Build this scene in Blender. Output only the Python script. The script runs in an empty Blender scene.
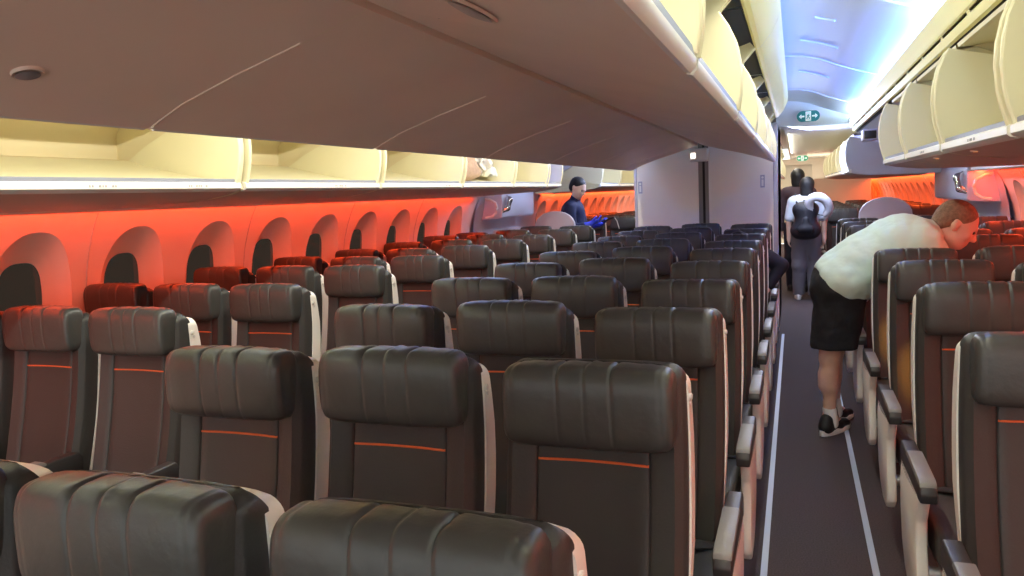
import bpy, bmesh, math, random
import numpy as np
from mathutils import Vector, Matrix

S = bpy.context.scene
COL = S.collection
rnd = random.Random(7)

# ------------------------------------------------------------------ camera
CF, CYAW, CPITCH, CROLL = 749.05, 0.3648, 0.1182, 0.0499
CAM = Vector((0.8983, 0.0, 1.5071))
fw = Vector((-math.sin(CYAW) * math.cos(CPITCH), math.cos(CYAW) * math.cos(CPITCH), -math.sin(CPITCH)))
rt = Vector((math.cos(CYAW), math.sin(CYAW), 0))
up = rt.cross(fw)
c_, s_ = math.cos(CROLL), math.sin(CROLL)
rt2, up2 = rt * c_ - up * s_, rt * s_ + up * c_
cd = bpy.data.cameras.new('camera')
cam = bpy.data.objects.new('camera', cd)
COL.objects.link(cam)
m = Matrix((rt2, up2, -fw)).transposed().to_4x4()
m.translation = CAM
cam.matrix_world = m
cd.sensor_width = 36.0
cd.lens = CF / 1024 * 36
cd.clip_start = 0.05
S.camera = cam

# ------------------------------------------------------------------ exposure, world, lights
S.view_settings.view_transform = 'Standard'
S.view_settings.look = 'None'
S.view_settings.gamma = 1.0
S.view_settings.use_curve_mapping = False
S.view_settings.exposure = 0.0

w = bpy.data.worlds.new('cabin_ambient')
S.world = w
w.use_nodes = True
bg = w.node_tree.nodes['Background']
bg.inputs[0].default_value = (0.97, 1.0, 0.98, 1)
bg.inputs[1].default_value = 1.55


def area(name, loc, direction, sx, sy, color, power):
    """strip lamp: sx across, sy along the cabin (Y)"""
    l = bpy.data.lights.new(name, 'AREA')
    l.shape = 'RECTANGLE'
    l.size, l.size_y = sx, sy
    l.color = color
    l.energy = power
    o = bpy.data.objects.new(name, l)
    COL.objects.link(o)
    z = -Vector(direction).normalized()
    y = Vector((0, 1, 0))
    y = (y - z * y.dot(z)).normalized()
    x = y.cross(z)
    mm = Matrix((x, y, z)).transposed().to_4x4()
    mm.translation = Vector(loc)
    o.matrix_world = mm
    return o


RED = (1.0, 0.062, 0.014)
for s in (-1, 1):
    # sidewall wash lamps tucked under the bins
    area('sidewall_lamp', (s * 2.435, 3.1, 1.566), (-s * 0.10, 0, -1), 0.04, 9.4, RED, 60)
    area('sidewall_lamp', (s * 2.46, 15.4, 1.572), (s * 0.12, 0, -1), 0.04, 10.2, (1.0, 0.10, 0.02), 90)
    # ceiling cove lamps in the trough above the side bins
    for y0, y1, col, pw in ((-2.0, 2.4, (0.74, 0.88, 1.0), 44), (2.4, 4.0, (0.28, 0.55, 1.0), 22),
                            (4.0, 7.6, (0.035, 0.17, 1.0), 92), (7.6, 8.9, (0.40, 0.62, 1.0), 13)):
        area('cove_lamp', (s * 1.56, (y0 + y1) / 2, 2.150), (-s * 0.78, 0, 0.62), 0.05, y1 - y0, col, pw)
    # added lamps at the back of the cove, no fixture there, brightening the centre valance
    area('valance_fill_lamp', (s * 1.60, 3.2, 2.188), (-s, 0, 0.02), 0.022, 10.6, (1.0, 0.93, 0.76), 11)
    # added warm fill under the centre valances, no fixture there, brightening bins and seats
    area('bin_fill_lamp', (s * 0.768, 3.0, 2.166), (s * (0.36 if s > 0 else 0.75), 0, -0.933 if s > 0 else -0.66), 0.014, 9.8, (1.0, 0.94, 0.80), 50 if s > 0 else 98)
    area('bin_fill_lamp', (s * 0.80, 13.5, 2.140), (s * 0.6, 0, -0.8), 0.03, 6.5, (1.0, 0.92, 0.78), 50)
    # added cool fill aimed at the doors of the exit area
    area('exit_fill_lamp', (s * 0.95, 9.5, 2.14), (s * 0.75, -0.25, -0.66), 0.3, 0.7, (0.55, 0.65, 1.0), 46 if s < 0 else 80)
area('aisle_fill_lamp', (1.0, 9.75, 2.14), (0, 0, -1), 0.25, 1.0, (0.92, 0.94, 1.0), 16)  # added fill, brightens the dark aisle beside the dividing wall
area('galley_lamp', (1.0, 18.7, 2.10), (0, 0.2, -1), 0.6, 1.2, (1.0, 0.96, 0.85), 80)


# ------------------------------------------------------------------ materials
def mat(name, color, rough=0.5, metal=0.0, bump=0.0, bscale=60, bdist=0.01, emit=None, estr=0, var=0.0, vscale=4, spec=0.5, coat=0.0):
    m = bpy.data.materials.new(name)
    m.use_nodes = True
    nt = m.node_tree
    b = nt.nodes['Principled BSDF']
    b.inputs['Base Color'].default_value = (*color, 1)
    b.inputs['Roughness'].default_value = rough
    b.inputs['Metallic'].default_value = metal
    b.inputs['Specular IOR Level'].default_value = spec
    b.inputs['Coat Weight'].default_value = coat
    tc = nt.nodes.new('ShaderNodeTexCoord')
    if var > 0:
        n = nt.nodes.new('ShaderNodeTexNoise')
        n.inputs['Scale'].default_value = vscale
        n.inputs['Detail'].default_value = 4
        nt.links.new(tc.outputs['Object'], n.inputs['Vector'])
        r = nt.nodes.new('ShaderNodeValToRGB')
        r.color_ramp.elements[0].position = 0.3
        r.color_ramp.elements[1].position = 0.7
        r.color_ramp.elements[0].color = (*[c * (1 - var) for c in color], 1)
        r.color_ramp.elements[1].color = (*[min(1, c * (1 + var)) for c in color], 1)
        nt.links.new(n.outputs['Fac'], r.inputs['Fac'])
        nt.links.new(r.outputs['Color'], b.inputs['Base Color'])
    if bump > 0:
        n = nt.nodes.new('ShaderNodeTexNoise')
        n.inputs['Scale'].default_value = bscale
        n.inputs['Detail'].default_value = 3
        nt.links.new(tc.outputs['Object'], n.inputs['Vector'])
        bp = nt.nodes.new('ShaderNodeBump')
        bp.inputs['Strength'].default_value = bump
        bp.inputs['Distance'].default_value = bdist
        nt.links.new(n.outputs['Fac'], bp.inputs['Height'])
        nt.links.new(bp.outputs['Normal'], b.inputs['Normal'])
    if emit:
        b.inputs['Emission Color'].default_value = (*emit, 1)
        b.inputs['Emission Strength'].default_value = estr
    return m


M = dict(
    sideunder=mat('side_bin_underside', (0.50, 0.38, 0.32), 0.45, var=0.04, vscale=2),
    bustle=mat('door_bustle', (0.72, 0.74, 0.88), 0.4),
    leather=mat('seat_leather', (0.050, 0.053, 0.050), 0.36, bump=0.12, bscale=45, var=0.12, vscale=9),
    fabric=mat('seat_back_leather', (0.037, 0.039, 0.038), 0.50, bump=0.10, bscale=160, var=0.1),
    side=mat('seat_side_leather', (0.030, 0.031, 0.034), 0.40, bump=0.06, bscale=60),
    stripe=mat('orange_piping', (0.75, 0.16, 0.05), 0.5),
    shell=mat('seat_shell_plastic', (0.84, 0.82, 0.76), 0.38, var=0.03),
    hook=mat('hook_plastic', (0.66, 0.65, 0.62), 0.35),
    armpad=mat('armrest_pad', (0.21, 0.215, 0.21), 0.45, bump=0.04, bscale=120),
    armbody=mat('armrest_body', (0.035, 0.035, 0.036), 0.42),
    black=mat('black_plastic', (0.012, 0.012, 0.013), 0.55),
    alu=mat('brushed_metal', (0.62, 0.62, 0.62), 0.32, metal=0.9),
    chrome=mat('chrome', (0.8, 0.8, 0.8), 0.12, metal=1.0),
    belt=mat('belt_webbing', (0.03, 0.03, 0.033), 0.7, bump=0.2, bscale=220),
    carpet=mat('aisle_carpet', (0.085, 0.071, 0.073), 0.95, bump=0.5, bscale=260, var=0.22, vscale=150, spec=0.1),
    strip=mat('floor_strip', (0.40, 0.47, 0.57), 0.45, emit=(0.65, 0.78, 1.0), estr=0.02),
    bin=mat('bin_cream', (0.80, 0.755, 0.52), 0.42, var=0.025, vscale=2),
    binin=mat('bin_lining', (0.76, 0.68, 0.44), 0.5, var=0.03, vscale=2),
    binlip=mat('bin_lip', (0.86, 0.85, 0.79), 0.35),
    sill=mat('bin_sill', (0.26, 0.28, 0.34), 0.4),
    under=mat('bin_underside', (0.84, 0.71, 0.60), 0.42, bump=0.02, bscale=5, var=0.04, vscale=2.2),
    binmark=mat('placard_marks', (0.40, 0.40, 0.40), 0.6),
    valance=mat('valance_cream', (0.90, 0.81, 0.34), 0.45),
    ceil=mat('ceiling_white', (0.84, 0.85, 0.86), 0.5, bump=0.01, bscale=3),
    seam_glint=mat('ceiling_seam_glint', (0.93, 0.95, 0.97), 0.4),
    header=mat('header_cream', (0.82, 0.80, 0.68), 0.5),
    wall=mat('sidewall_panel', (0.82, 0.74, 0.64), 0.45, var=0.02, vscale=2),
    reveal=mat('window_reveal', (0.50, 0.47, 0.44), 0.45),
    pane=mat('window_pane', (0.012, 0.014, 0.010), 0.12, spec=0.25, emit=(1.0, 0.95, 0.72), estr=0.022),  # faint glow stands in for dim light outside the windows
    lav=mat('lavender_panel', (0.56, 0.56, 0.66), 0.45, var=0.03),  # on the bins by the exit this lavender stands in for blue light
    mauve=mat('partition_mauve', (0.46, 0.42, 0.47), 0.5, var=0.03),
    monument=mat('monument_laminate', (0.86, 0.83, 0.81), 0.38, var=0.02),
    monframe=mat('monument_frame', (0.42, 0.43, 0.56), 0.4),
    seam=mat('monument_seam', (0.22, 0.21, 0.22), 0.45),
    rear=mat('rear_laminate', (0.66, 0.56, 0.42), 0.5),
    white=mat('white_plastic', (0.85, 0.85, 0.85), 0.4),
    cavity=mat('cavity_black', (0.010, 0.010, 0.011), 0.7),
    teal=mat('exit_sign_teal', (0.012, 0.16, 0.17), 0.35, emit=(0.012, 0.16, 0.17), estr=0.4),
    signwhite=mat('exit_sign_white', (0.85, 0.95, 0.95), 0.35, emit=(0.75, 0.95, 1.0), estr=0.45),
    green=mat('exit_green', (0.03, 0.25, 0.14), 0.35, emit=(0.05, 0.45, 0.2), estr=0.5),
    lamp=mat('lamp_lens', (0.9, 0.85, 0.75), 0.3, emit=(1.0, 0.9, 0.72), estr=2.5),
    skin=mat('skin', (0.68, 0.42, 0.32), 0.5, bump=0.03, bscale=90, var=0.06, vscale=14),
    skin2=mat('pale_skin', (0.72, 0.48, 0.38), 0.5, var=0.04, vscale=14),
    mint=mat('mint_cotton', (0.62, 0.78, 0.68), 0.85, bump=0.55, bscale=7, bdist=0.035, var=0.03),
    shorts=mat('black_cotton', (0.008, 0.009, 0.012), 0.85, bump=0.5, bscale=9, bdist=0.03),
    hairb=mat('brown_hair', (0.22, 0.125, 0.075), 0.65, bump=0.6, bscale=150, var=0.3, vscale=60),
    hairk=mat('black_hair', (0.008, 0.008, 0.010), 0.5, bump=0.5, bscale=120),
    navy=mat('navy_cotton', (0.010, 0.016, 0.065), 0.8, bump=0.2, bscale=16),
    darknavy=mat('dark_navy_cotton', (0.008, 0.011, 0.026), 0.8, bump=0.2, bscale=16),
    glove=mat('blue_nitrile', (0.05, 0.08, 0.80), 0.4),
    greysuit=mat('grey_trousers', (0.17, 0.17, 0.20), 0.85, bump=0.3, bscale=12),
    paleblue=mat('pale_blue_cotton', (0.60, 0.68, 0.80), 0.85, bump=0.2, bscale=14),
    pack=mat('backpack_nylon', (0.010, 0.011, 0.018), 0.6, bump=0.3, bscale=24),
    pillow=mat('neck_pillow_fleece', (0.58, 0.59, 0.66), 0.95, bump=0.3, bscale=90),
    plum=mat('dark_plum_jacket', (0.06, 0.035, 0.05), 0.8),
    paper=mat('crumpled_paper', (0.85, 0.84, 0.80), 0.8, bump=0.5, bscale=20),
    bag=mat('tan_bag', (0.42, 0.28, 0.19), 0.8, bump=0.4, bscale=30, var=0.2, vscale=25),
    eye=mat('eye', (0.05, 0.04, 0.035), 0.15),
    lips=mat('lips', (0.5, 0.2, 0.17), 0.5),
    amberlens=mat('amber_lens', (0.9, 0.4, 0.08), 0.3, emit=(1.0, 0.38, 0.05), estr=3.0),
)


# ------------------------------------------------------------------ object helpers
def link(name, me, parent=None):
    o = bpy.data.objects.new(name, me)
    COL.objects.link(o)
    if parent is not None:
        o.parent = parent
    return o


def mesh(name, verts, faces, material, parent=None, smooth=True, angle=40):
    me = bpy.data.meshes.new(name)
    me.from_pydata([tuple(v) for v in verts], [], [tuple(f) for f in faces])
    me.update()
    bm = bmesh.new()
    bm.from_mesh(me)
    bmesh.ops.recalc_face_normals(bm, faces=bm.faces)
    bm.to_mesh(me)
    bm.free()
    me.materials.append(M[material])
    if smooth:
        me.polygons.foreach_set('use_smooth', [True] * len(me.polygons))
        try:
            me.set_sharp_from_angle(angle=math.radians(angle))
        except Exception:
            pass
    return link(name, me, parent)


class MB:
    """collects pieces of ONE part's mesh"""

    def __init__(self):
        self.v, self.f = [], []

    def add(self, v, f):
        o = len(self.v)
        self.v += [tuple(p) for p in v]
        self.f += [tuple(i + o for i in q) for q in f]
        return self

    def box(self, x0, x1, y0, y1, z0, z1, bev=0.0, seg=2):
        if bev <= 0:
            v = [(x, y, z) for x in (x0, x1) for y in (y0, y1) for z in (z0, z1)]
            f = [(0, 1, 3, 2), (4, 6, 7, 5), (0, 4, 5, 1), (2, 3, 7, 6), (0, 2, 6, 4), (1, 5, 7, 3)]
            return self.add(v, f)
        bm = bmesh.new()
        bmesh.ops.create_cube(bm, size=1)
        for q in bm.verts:
            q.co = Vector(((x0 + x1) / 2 + q.co.x * (x1 - x0), (y0 + y1) / 2 + q.co.y * (y1 - y0), (z0 + z1) / 2 + q.co.z * (z1 - z0)))
        bmesh.ops.bevel(bm, geom=list(bm.edges), offset=bev, segments=seg, profile=0.5, affect='EDGES')
        return self.bm(bm)

    def bm(self, bm):
        bm.verts.index_update()
        v = [q.co[:] for q in bm.verts]
        f = [[q.index for q in p.verts] for p in bm.faces]
        bm.free()
        return self.add(v, f)

    def prism(self, prof, y0, y1, axis='y', bev=0.0):
        """closed 2-D outline extruded. axis y: prof=(x,z); axis x: prof=(y,z); axis z: prof=(x,y)"""
        n = len(prof)

        def P(p, t):
            return {'y': (p[0], t, p[1]), 'x': (t, p[0], p[1]), 'z': (p[0], p[1], t)}[axis]
        v = [P(p, y0) for p in prof] + [P(p, y1) for p in prof]
        f = [(i, (i + 1) % n, n + (i + 1) % n, n + i) for i in range(n)] + [tuple(range(n)), tuple(range(2 * n - 1, n - 1, -1))]
        if bev <= 0:
            return self.add(v, f)
        bm = bmesh.new()
        vs = [bm.verts.new(p) for p in v]
        for q in f:
            bm.faces.new([vs[i] for i in q])
        bmesh.ops.recalc_face_normals(bm, faces=bm.faces)
        es = [e for e in bm.edges if len(e.link_faces) == 2 and e.calc_face_angle(0) > 0.6]
        bmesh.ops.bevel(bm, geom=es, offset=bev, segments=2, profile=0.5, affect='EDGES')
        return self.bm(bm)

    def sheet(self, prof, y0, y1, ny=1, t=0.0):
        """open profile (x,z) run along y, given thickness t to its back side"""
        pr = list(prof)
        if t:
            back = []
            for i, p in enumerate(pr):
                a = pr[max(i - 1, 0)]
                b = pr[min(i + 1, len(pr) - 1)]
                d = Vector((b[0] - a[0], b[1] - a[1]))
                nrm = Vector((-d.y, d.x)).normalized() * t
                back.append((p[0] + nrm.x, p[1] + nrm.y))
            return self.prism(pr + back[::-1], y0, y1)
        n = len(pr)
        v, f = [], []
        for j in range(ny + 1):
            y = y0 + (y1 - y0) * j / ny
            v += [(p[0], y, p[1]) for p in pr]
        for j in range(ny):
            for i in range(n - 1):
                a = j * n + i
                f.append((a, a + 1, a + n + 1, a + n))
        return self.add(v, f)

    def tube(self, pts, r, n=10, caps=True):
        pts = [Vector(p) for p in pts]
        rs = r if isinstance(r, (list, tuple)) else [r] * len(pts)
        v, f = [], []
        ref = Vector((0.13, 0.31, 0.94))
        for i, p in enumerate(pts):
            d = (pts[min(i + 1, len(pts) - 1)] - pts[max(i - 1, 0)]).normalized()
            a = d.cross(ref)
            if a.length < 0.05:
                a = d.cross(Vector((1, 0, 0)))
            a.normalize()
            b = d.cross(a)
            for k in range(n):
                t = 2 * math.pi * k / n
                v.append(p + (a * math.cos(t) + b * math.sin(t)) * rs[i])
        for i in range(len(pts) - 1):
            for k in range(n):
                f.append((i * n + k, i * n + (k + 1) % n, (i + 1) * n + (k + 1) % n, (i + 1) * n + k))
        if caps:
            f.append(tuple(range(n - 1, -1, -1)))
            f.append(tuple((len(pts) - 1) * n + k for k in range(n)))
        return self.add(v, f)

    def loft(self, rings, cap=True):
        n = len(rings[0])
        v = [p for r in rings for p in r]
        f = []
        for i in range(len(rings) - 1):
            for k in range(n):
                f.append((i * n + k, i * n + (k + 1) % n, (i + 1) * n + (k + 1) % n, (i + 1) * n + k))
        if cap:
            f.append(tuple(range(n - 1, -1, -1)))
            f.append(tuple((len(rings) - 1) * n + k for k in range(n)))
        return self.add(v, f)

    def build(self, name, material, parent=None, smooth=True, angle=40):
        return mesh(name, self.v, self.f, material, parent, smooth, angle)


def tag(o, label, cat, group=None, kind=None):
    o['label'] = label
    o['category'] = cat
    if group:
        o['group'] = group
    if kind:
        o['kind'] = kind
    return o


def struct(o):
    o['kind'] = 'structure'
    return o


def empty(name, loc=(0, 0, 0), rz=0.0):
    o = bpy.data.objects.new(name, None)
    o.empty_display_size = 0.1
    COL.objects.link(o)
    o.location = loc
    o.rotation_euler = (0, 0, rz)
    return o


def dup(o, parent=None):
    c = o.copy()
    COL.objects.link(c)
    c.parent = parent
    for ch in list(o.children):
        dup(ch, c)
    return c


def spow(a, e):
    return math.copysign(abs(a) ** e, a)


def ordinal(n):
    return ['zeroth', 'first', 'second', 'third', 'fourth', 'fifth', 'sixth', 'seventh', 'eighth', 'ninth', 'tenth', 'eleventh', 'twelfth',
            'thirteenth', 'fourteenth', 'fifteenth', 'sixteenth', 'seventeenth', 'eighteenth'][n]


# ------------------------------------------------------------------ cabin shell
WP = [(1.545, 2.50), (1.47, 2.545), (1.38, 2.585), (1.28, 2.622), (1.2, 2.642), (1.0, 2.672), (0.8, 2.682), (0.5, 2.665), (0.25, 2.61), (0.0, 2.52)]


def wall_x(z):
    if z >= WP[0][0]:
        return WP[0][1] - (z - WP[0][0]) * 0.4
    for (z1, x1), (z0, x0) in zip(WP, WP[1:]):
        if z >= z0:
            return x0 + (x1 - x0) * (z - z0) / (z1 - z0)
    return WP[-1][1]


floor = MB().box(-2.75, 2.75, -2.6, 20.6, -0.06, 0.0).build('floor', 'carpet')
struct(floor)

NA = 64
ZC = 1.085            # window centre height
CW = 0.615            # window pitch


def wall_cells(s, first, count):
    """one side wall strip with window openings; returns wall pieces and adds the windows"""
    wb = MB()
    for i in range(count):
        yc = first + i * CW
        y0, y1 = yc - CW / 2, yc + CW / 2
        z0, z1 = 0.55, 1.545

        def rect(t):
            cx, cz = math.cos(t), math.sin(t)
            k = 1e9
            if abs(cx) > 1e-9:
                k = min(k, (CW / 2) / abs(cx))
            if cz > 1e-9:
                k = min(k, (z1 - ZC) / cz)
            elif cz < -1e-9:
                k = min(k, (ZC - z0) / -cz)
            return yc + cx * k, ZC + cz * k

        def ell(a, bt, bb, t, e=2.3):
            cx, cz = math.cos(t), math.sin(t)
            return yc + a * spow(cx, 2 / e), ZC + (bt if cz > 0 else bb) * spow(cz, 2 / e)
        angs = sorted(set([2 * math.pi * k / NA for k in range(NA)] +
                          [math.atan2(zz - ZC, yy - yc) % (2 * math.pi) for yy in (y0, y1) for zz in (z0, z1)]))
        O = lambda t: ell(0.222, 0.375, 0.36, t)
        rings = []
        rings.append([(*rect(t), 0.0) for t in angs])
        for q in (0.33, 0.66):
            rings.append([((1 - q) * rect(t)[0] + q * O(t)[0], (1 - q) * rect(t)[1] + q * O(t)[1], 0.0) for t in angs])
        rings.append([(*O(t), 0.0) for t in angs])

        def P(r):
            return [(s * (wall_x(z) + d), y, z) for (y, z, d) in r]
        n = len(angs)
        vv = [p for r in rings for p in P(r)]
        ff = [(a * n + k, a * n + (k + 1) % n, (a + 1) * n + (k + 1) % n, (a + 1) * n + k) for a in range(len(rings) - 1) for k in range(n)]
        wb.add(vv, ff)
        # lower wall under the window band
        zs = [0.55, 0.5, 0.4, 0.25, 0.1, 0.0]
        wb.add([(s * wall_x(z), y, z) for y in (y0, y1) for z in zs],
               [(k, k + 1, 6 + k + 1, 6 + k) for k in range(5)])
        # window surround: two-step recess running in to the pane
        I = lambda t, g=1.0: ell(0.122 * g, 0.225 * g, 0.235 * g, t, 2.9)
        wr = [[(*O(t), 0.0) for t in angs], [(*ell(0.217, 0.368, 0.353, t), 0.018) for t in angs]]
        for q, d in ((0.35, 0.038), (0.75, 0.058)):
            wr.append([((1 - q) * ell(0.217, 0.368, 0.353, t)[0] + q * I(t, 1.22)[0], (1 - q) * ell(0.217, 0.368, 0.353, t)[1] + q * I(t, 1.22)[1], d) for t in angs])
        wr.append([(*I(t, 1.22), 0.066) for t in angs])
        wr.append([(*I(t, 1.18), 0.074) for t in angs])
        wr.append([(*I(t, 1.05), 0.082) for t in angs])
        wr.append([(*I(t, 1.0), 0.092) for t in angs])
        wv = [p for r in wr for p in P(r)]
        wf = [(a * n + k, a * n + (k + 1) % n, (a + 1) * n + (k + 1) % n, (a + 1) * n + k) for a in range(len(wr) - 1) for k in range(n)]
        win = struct(mesh('window_%d' % wall_cells.n, wv, wf, 'wall', None, True, 35))
        pr = [(s * (wall_x(z) + 0.090), y, z) for (y, z, d) in wr[-1]]
        pn = mesh('pane', pr, [tuple(range(n))], 'pane', win, False)
        wall_cells.n += 1
        if i % 2 == 1 and i < count - 1:     # joint between two sidewall panels
            jb = MB()
            zz = [1.54, 1.45, 1.35, 1.25, 1.1, 0.9, 0.7, 0.5]
            jv = []
            for yy, d in ((y1 - 0.004, 0.0006), (y1, -0.003), (y1 + 0.004, 0.0006)):
                jv += [(s * (wall_x(z) + d), yy, z) for z in zz]
            jf = [(a * 8 + k, a * 8 + k + 1, (a + 1) * 8 + k + 1, (a + 1) * 8 + k) for a in range(2) for k in range(7)]
            jb.add(jv, jf)
            wall_cells.j.append((jb, s))
    return wb


wall_cells.n = 1
wall_cells.j = []
for s, side in ((-1, 'left'), (1, 'right')):
    wb = wall_cells(s, 2.61 - 1 * CW if s < 0 else 4.66, 10 if s < 0 else 5)
    # plain stretch near the camera end and the far cabin's windows
    zs = [z for z, x in WP]
    ya, yb = (-2.6, 2.61 - 1.5 * CW) if s < 0 else (-2.6, 4.66 - 0.5 * CW)
    wb.add([(s * x, y, z) for y in (ya, yb) for z, x in WP], [(k, k + 1, 10 + k + 1, 10 + k) for k in range(9)])
    wb.add([(s * x, y, z) for y in ((2.61 + 8.5 * CW, 8.04) if s < 0 else (4.66 + 4.5 * CW, 7.52)) for z, x in WP], [(k, k + 1, 10 + k + 1, 10 + k) for k in range(9)])
    wf_ = wall_cells(s, 10.55, 16)
    wb.add(wf_.v, wf_.f)
    ya, yb = 10.55 + 15.5 * CW, 20.6
    wb.add([(s * x, y, z) for y in (ya, yb) for z, x in WP], [(k, k + 1, 10 + k + 1, 10 + k) for k in range(9)])
    struct(wb.build('wall_' + side, 'wall', angle=30))
jm = MB()
for jb, s in wall_cells.j:
    jm.add(jb.v, jb.f)
struct(jm.build('trim_1', 'reveal'))

# bin undersides / service rail above the side windows: cove that hides the wash lamps
for k, s in enumerate((-1, 1)):
    t = MB()
    for y0, y1 in ((-2.6, 8.05), (10.25, 20.6)):
        t.sheet([(s * 2.33, 1.560), (s * 2.34, 1.548), (s * 2.352, 1.552), (s * 2.36, 1.585), (s * 2.50, 1.60), (s * 2.53, 1.545)], y0, y1, 1)
    struct(t.build('trim_%d' % (2 + k), 'under'))

# ceiling: an arched panel over each aisle, a slab over the rest
CP = [(0.70, 2.44), (0.80, 2.435), (0.95, 2.42), (1.07, 2.385), (1.19, 2.33), (1.32, 2.280), (1.44, 2.240), (1.54, 2.222), (1.64, 2.21), (1.64, 2.08)]
cb = MB()
for s in (-1, 1):
    cb.sheet([(s * x, z) for x, z in CP], -2.6, 9.1, 12)
    cb.sheet([(s * 0.78, 2.15), (s * 2.60, 2.15)], 9.1, 20.6, 1)
cb.sheet([(-0.70, 2.44), (0.70, 2.44)], -2.6, 9.1, 1)
cb.sheet([(-0.78, 2.15), (-0.78, 2.42), (0.78, 2.42), (0.78, 2.15)], 9.1, 20.6, 1)
struct(cb.build('ceiling', 'ceil', angle=25))
ob = MB()  # added outer box, blocks world light leaking through gaps in the cabin
for s in (-1, 1):
    ob.box(s * 2.86 - 0.01, s * 2.86 + 0.01, -2.6, 20.9, -0.06, 2.62)
ob.box(-2.86, 2.86, -2.6, 20.9, 2.60, 2.62)
struct(ob.build('wall_outer', 'lav', None, False))
gb = MB().box(-0.05, 0.05, -2.6, 8.1, 1.995, 2.0)  # added black sheet above the bin groove, stops light so it reads dark
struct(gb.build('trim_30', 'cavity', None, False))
hb = MB()
for s in (-1, 1):       # arched header where the vault meets the lower ceiling of the exit area
    top = CP[:9]
    v = [(s * x, 9.10, z) for x, z in top] + [(s * x, 9.02, 2.165 - 0.03 * math.sin(math.pi * i / 8)) for i, (x, z) in enumerate(top)] \
        + [(s * x, 9.3, 2.15) for x, z in top]
    f = [(i, i + 1, 9 + i + 1, 9 + i) for i in range(8)] + [(9 + i, 9 + i + 1, 18 + i + 1, 18 + i) for i in range(8)]
    hb.add(v, f)
struct(hb.build('trim_4', 'ceil'))
# ceiling panel joints: thin arched cover strips
sm = MB()
for s in (-1, 1):
    for y in (1.7, 3.8, 5.9, 7.9):
        sm.tube([(s * x, y, z - 0.003) for x, z in CP[1:7]], 0.0075, 6)
struct(sm.build('trim_5', 'seam_glint'))
lr = MB()  # short raised arcs: ceiling reflections built as pale shapes
for s in (-1, 1):
    for y, xa, xb in ((5.25, .93, 1.15), (6.65, .93, 1.15), (4.5, 1.0, 1.1)):
        pts = []
        for k in range(7):
            x = xa + (xb - xa) * k / 6
            z = np.interp(x, [p[0] for p in CP[:9]], [p[1] for p in CP[:9]])
            pts.append((s * x, y + 0.02 * math.sin(math.pi * k / 6), z - 0.006))
        lr.tube(pts, 0.006, 6)
struct(lr.build('trim_6', 'seam_glint'))

# side valances: slot row and cove lip over the side bins
vn = 7
for s in (-1, 1):
    vb = MB()
    vb.sheet([(s * 1.62, 2.10), (s * 1.53, 2.085), (s * 1.462, 2.172), (s * 1.45, 2.182), (s * 1.437, 2.176), (s * 1.463, 2.095), (s * 1.470, 2.088)], -2.6, 9.0)
    vb.sheet([(s * 1.4745, 2.076), (s * 1.480, 2.058), (s * 1.486, 2.044), (s * 1.50, 2.040), (s * 1.52, 2.06)], -2.6, 9.0)
    y = -2.6
    while y < 8.9:      # bridges between the air slots
        vb.sheet([(s * 1.470, 2.0885), (s * 1.480, 2.0595)], y, y + 0.05)
        y += 0.52
    struct(vb.build('trim_%d' % vn, 'valance', angle=25))
    vn += 1
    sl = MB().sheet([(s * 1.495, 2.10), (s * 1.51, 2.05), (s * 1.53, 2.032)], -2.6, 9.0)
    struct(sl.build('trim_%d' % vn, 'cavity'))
    vn += 1

# centre valances above the open centre bins, and the dark cavity behind them
for s in (-1, 1):
    vb = MB()
    for y0, y1 in ((-2.6, 7.85),):
        y = y0
        k = 0
        edges = [-2.6, -0.8, 0.4, 1.56, 2.71, 3.88, 5.05, 6.22, 7.4, 7.85]
        for a, b in zip(edges, edges[1:]):
            vb.sheet([(s * 0.716, 2.20), (s * 0.718, 2.170), (s * 0.730, 2.160), (s * 0.748, 2.168), (s * 0.795, 2.225), (s * 0.830, 2.30), (s * 0.838, 2.35), (s * 0.82, 2.39), (s * 0.76, 2.41)],
                     a + 0.003, b - 0.003)
    vb.sheet([(s * 0.66, 2.205), (s * 0.76, 2.41)], 7.845, 7.85)
    vb.prism([(s * 0.70, 2.168), (s * 0.728, 2.160), (s * 0.748, 2.168), (s * 0.795, 2.225), (s * 0.830, 2.30), (s * 0.838, 2.35), (s * 0.82, 2.39), (s * 0.76, 2.41), (s * 0.69, 2.41)], 7.83, 7.85)
    struct(vb.build('trim_%d' % vn, 'valance', angle=25))
    vn += 1

# aisle edge strips
for s, nm in ((1, 'right'), (-1, 'left')):
    for q, sd in ((-1, 'inner'), (1, 'outer')):
        x = s * (0.98 + q * 0.204)
        b = MB().box(x - 0.0125, x + 0.0125, 0.2, 8.0, 0.0, 0.004)
        if s > 0:
            o = b.build('floor_path_strip', 'strip', smooth=False)
            side = 'left' if q < 0 else 'right'
            tag(o, 'pale blue-white path strip on the carpet along the %s edge of the aisle' % side, 'floor strip')

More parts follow.
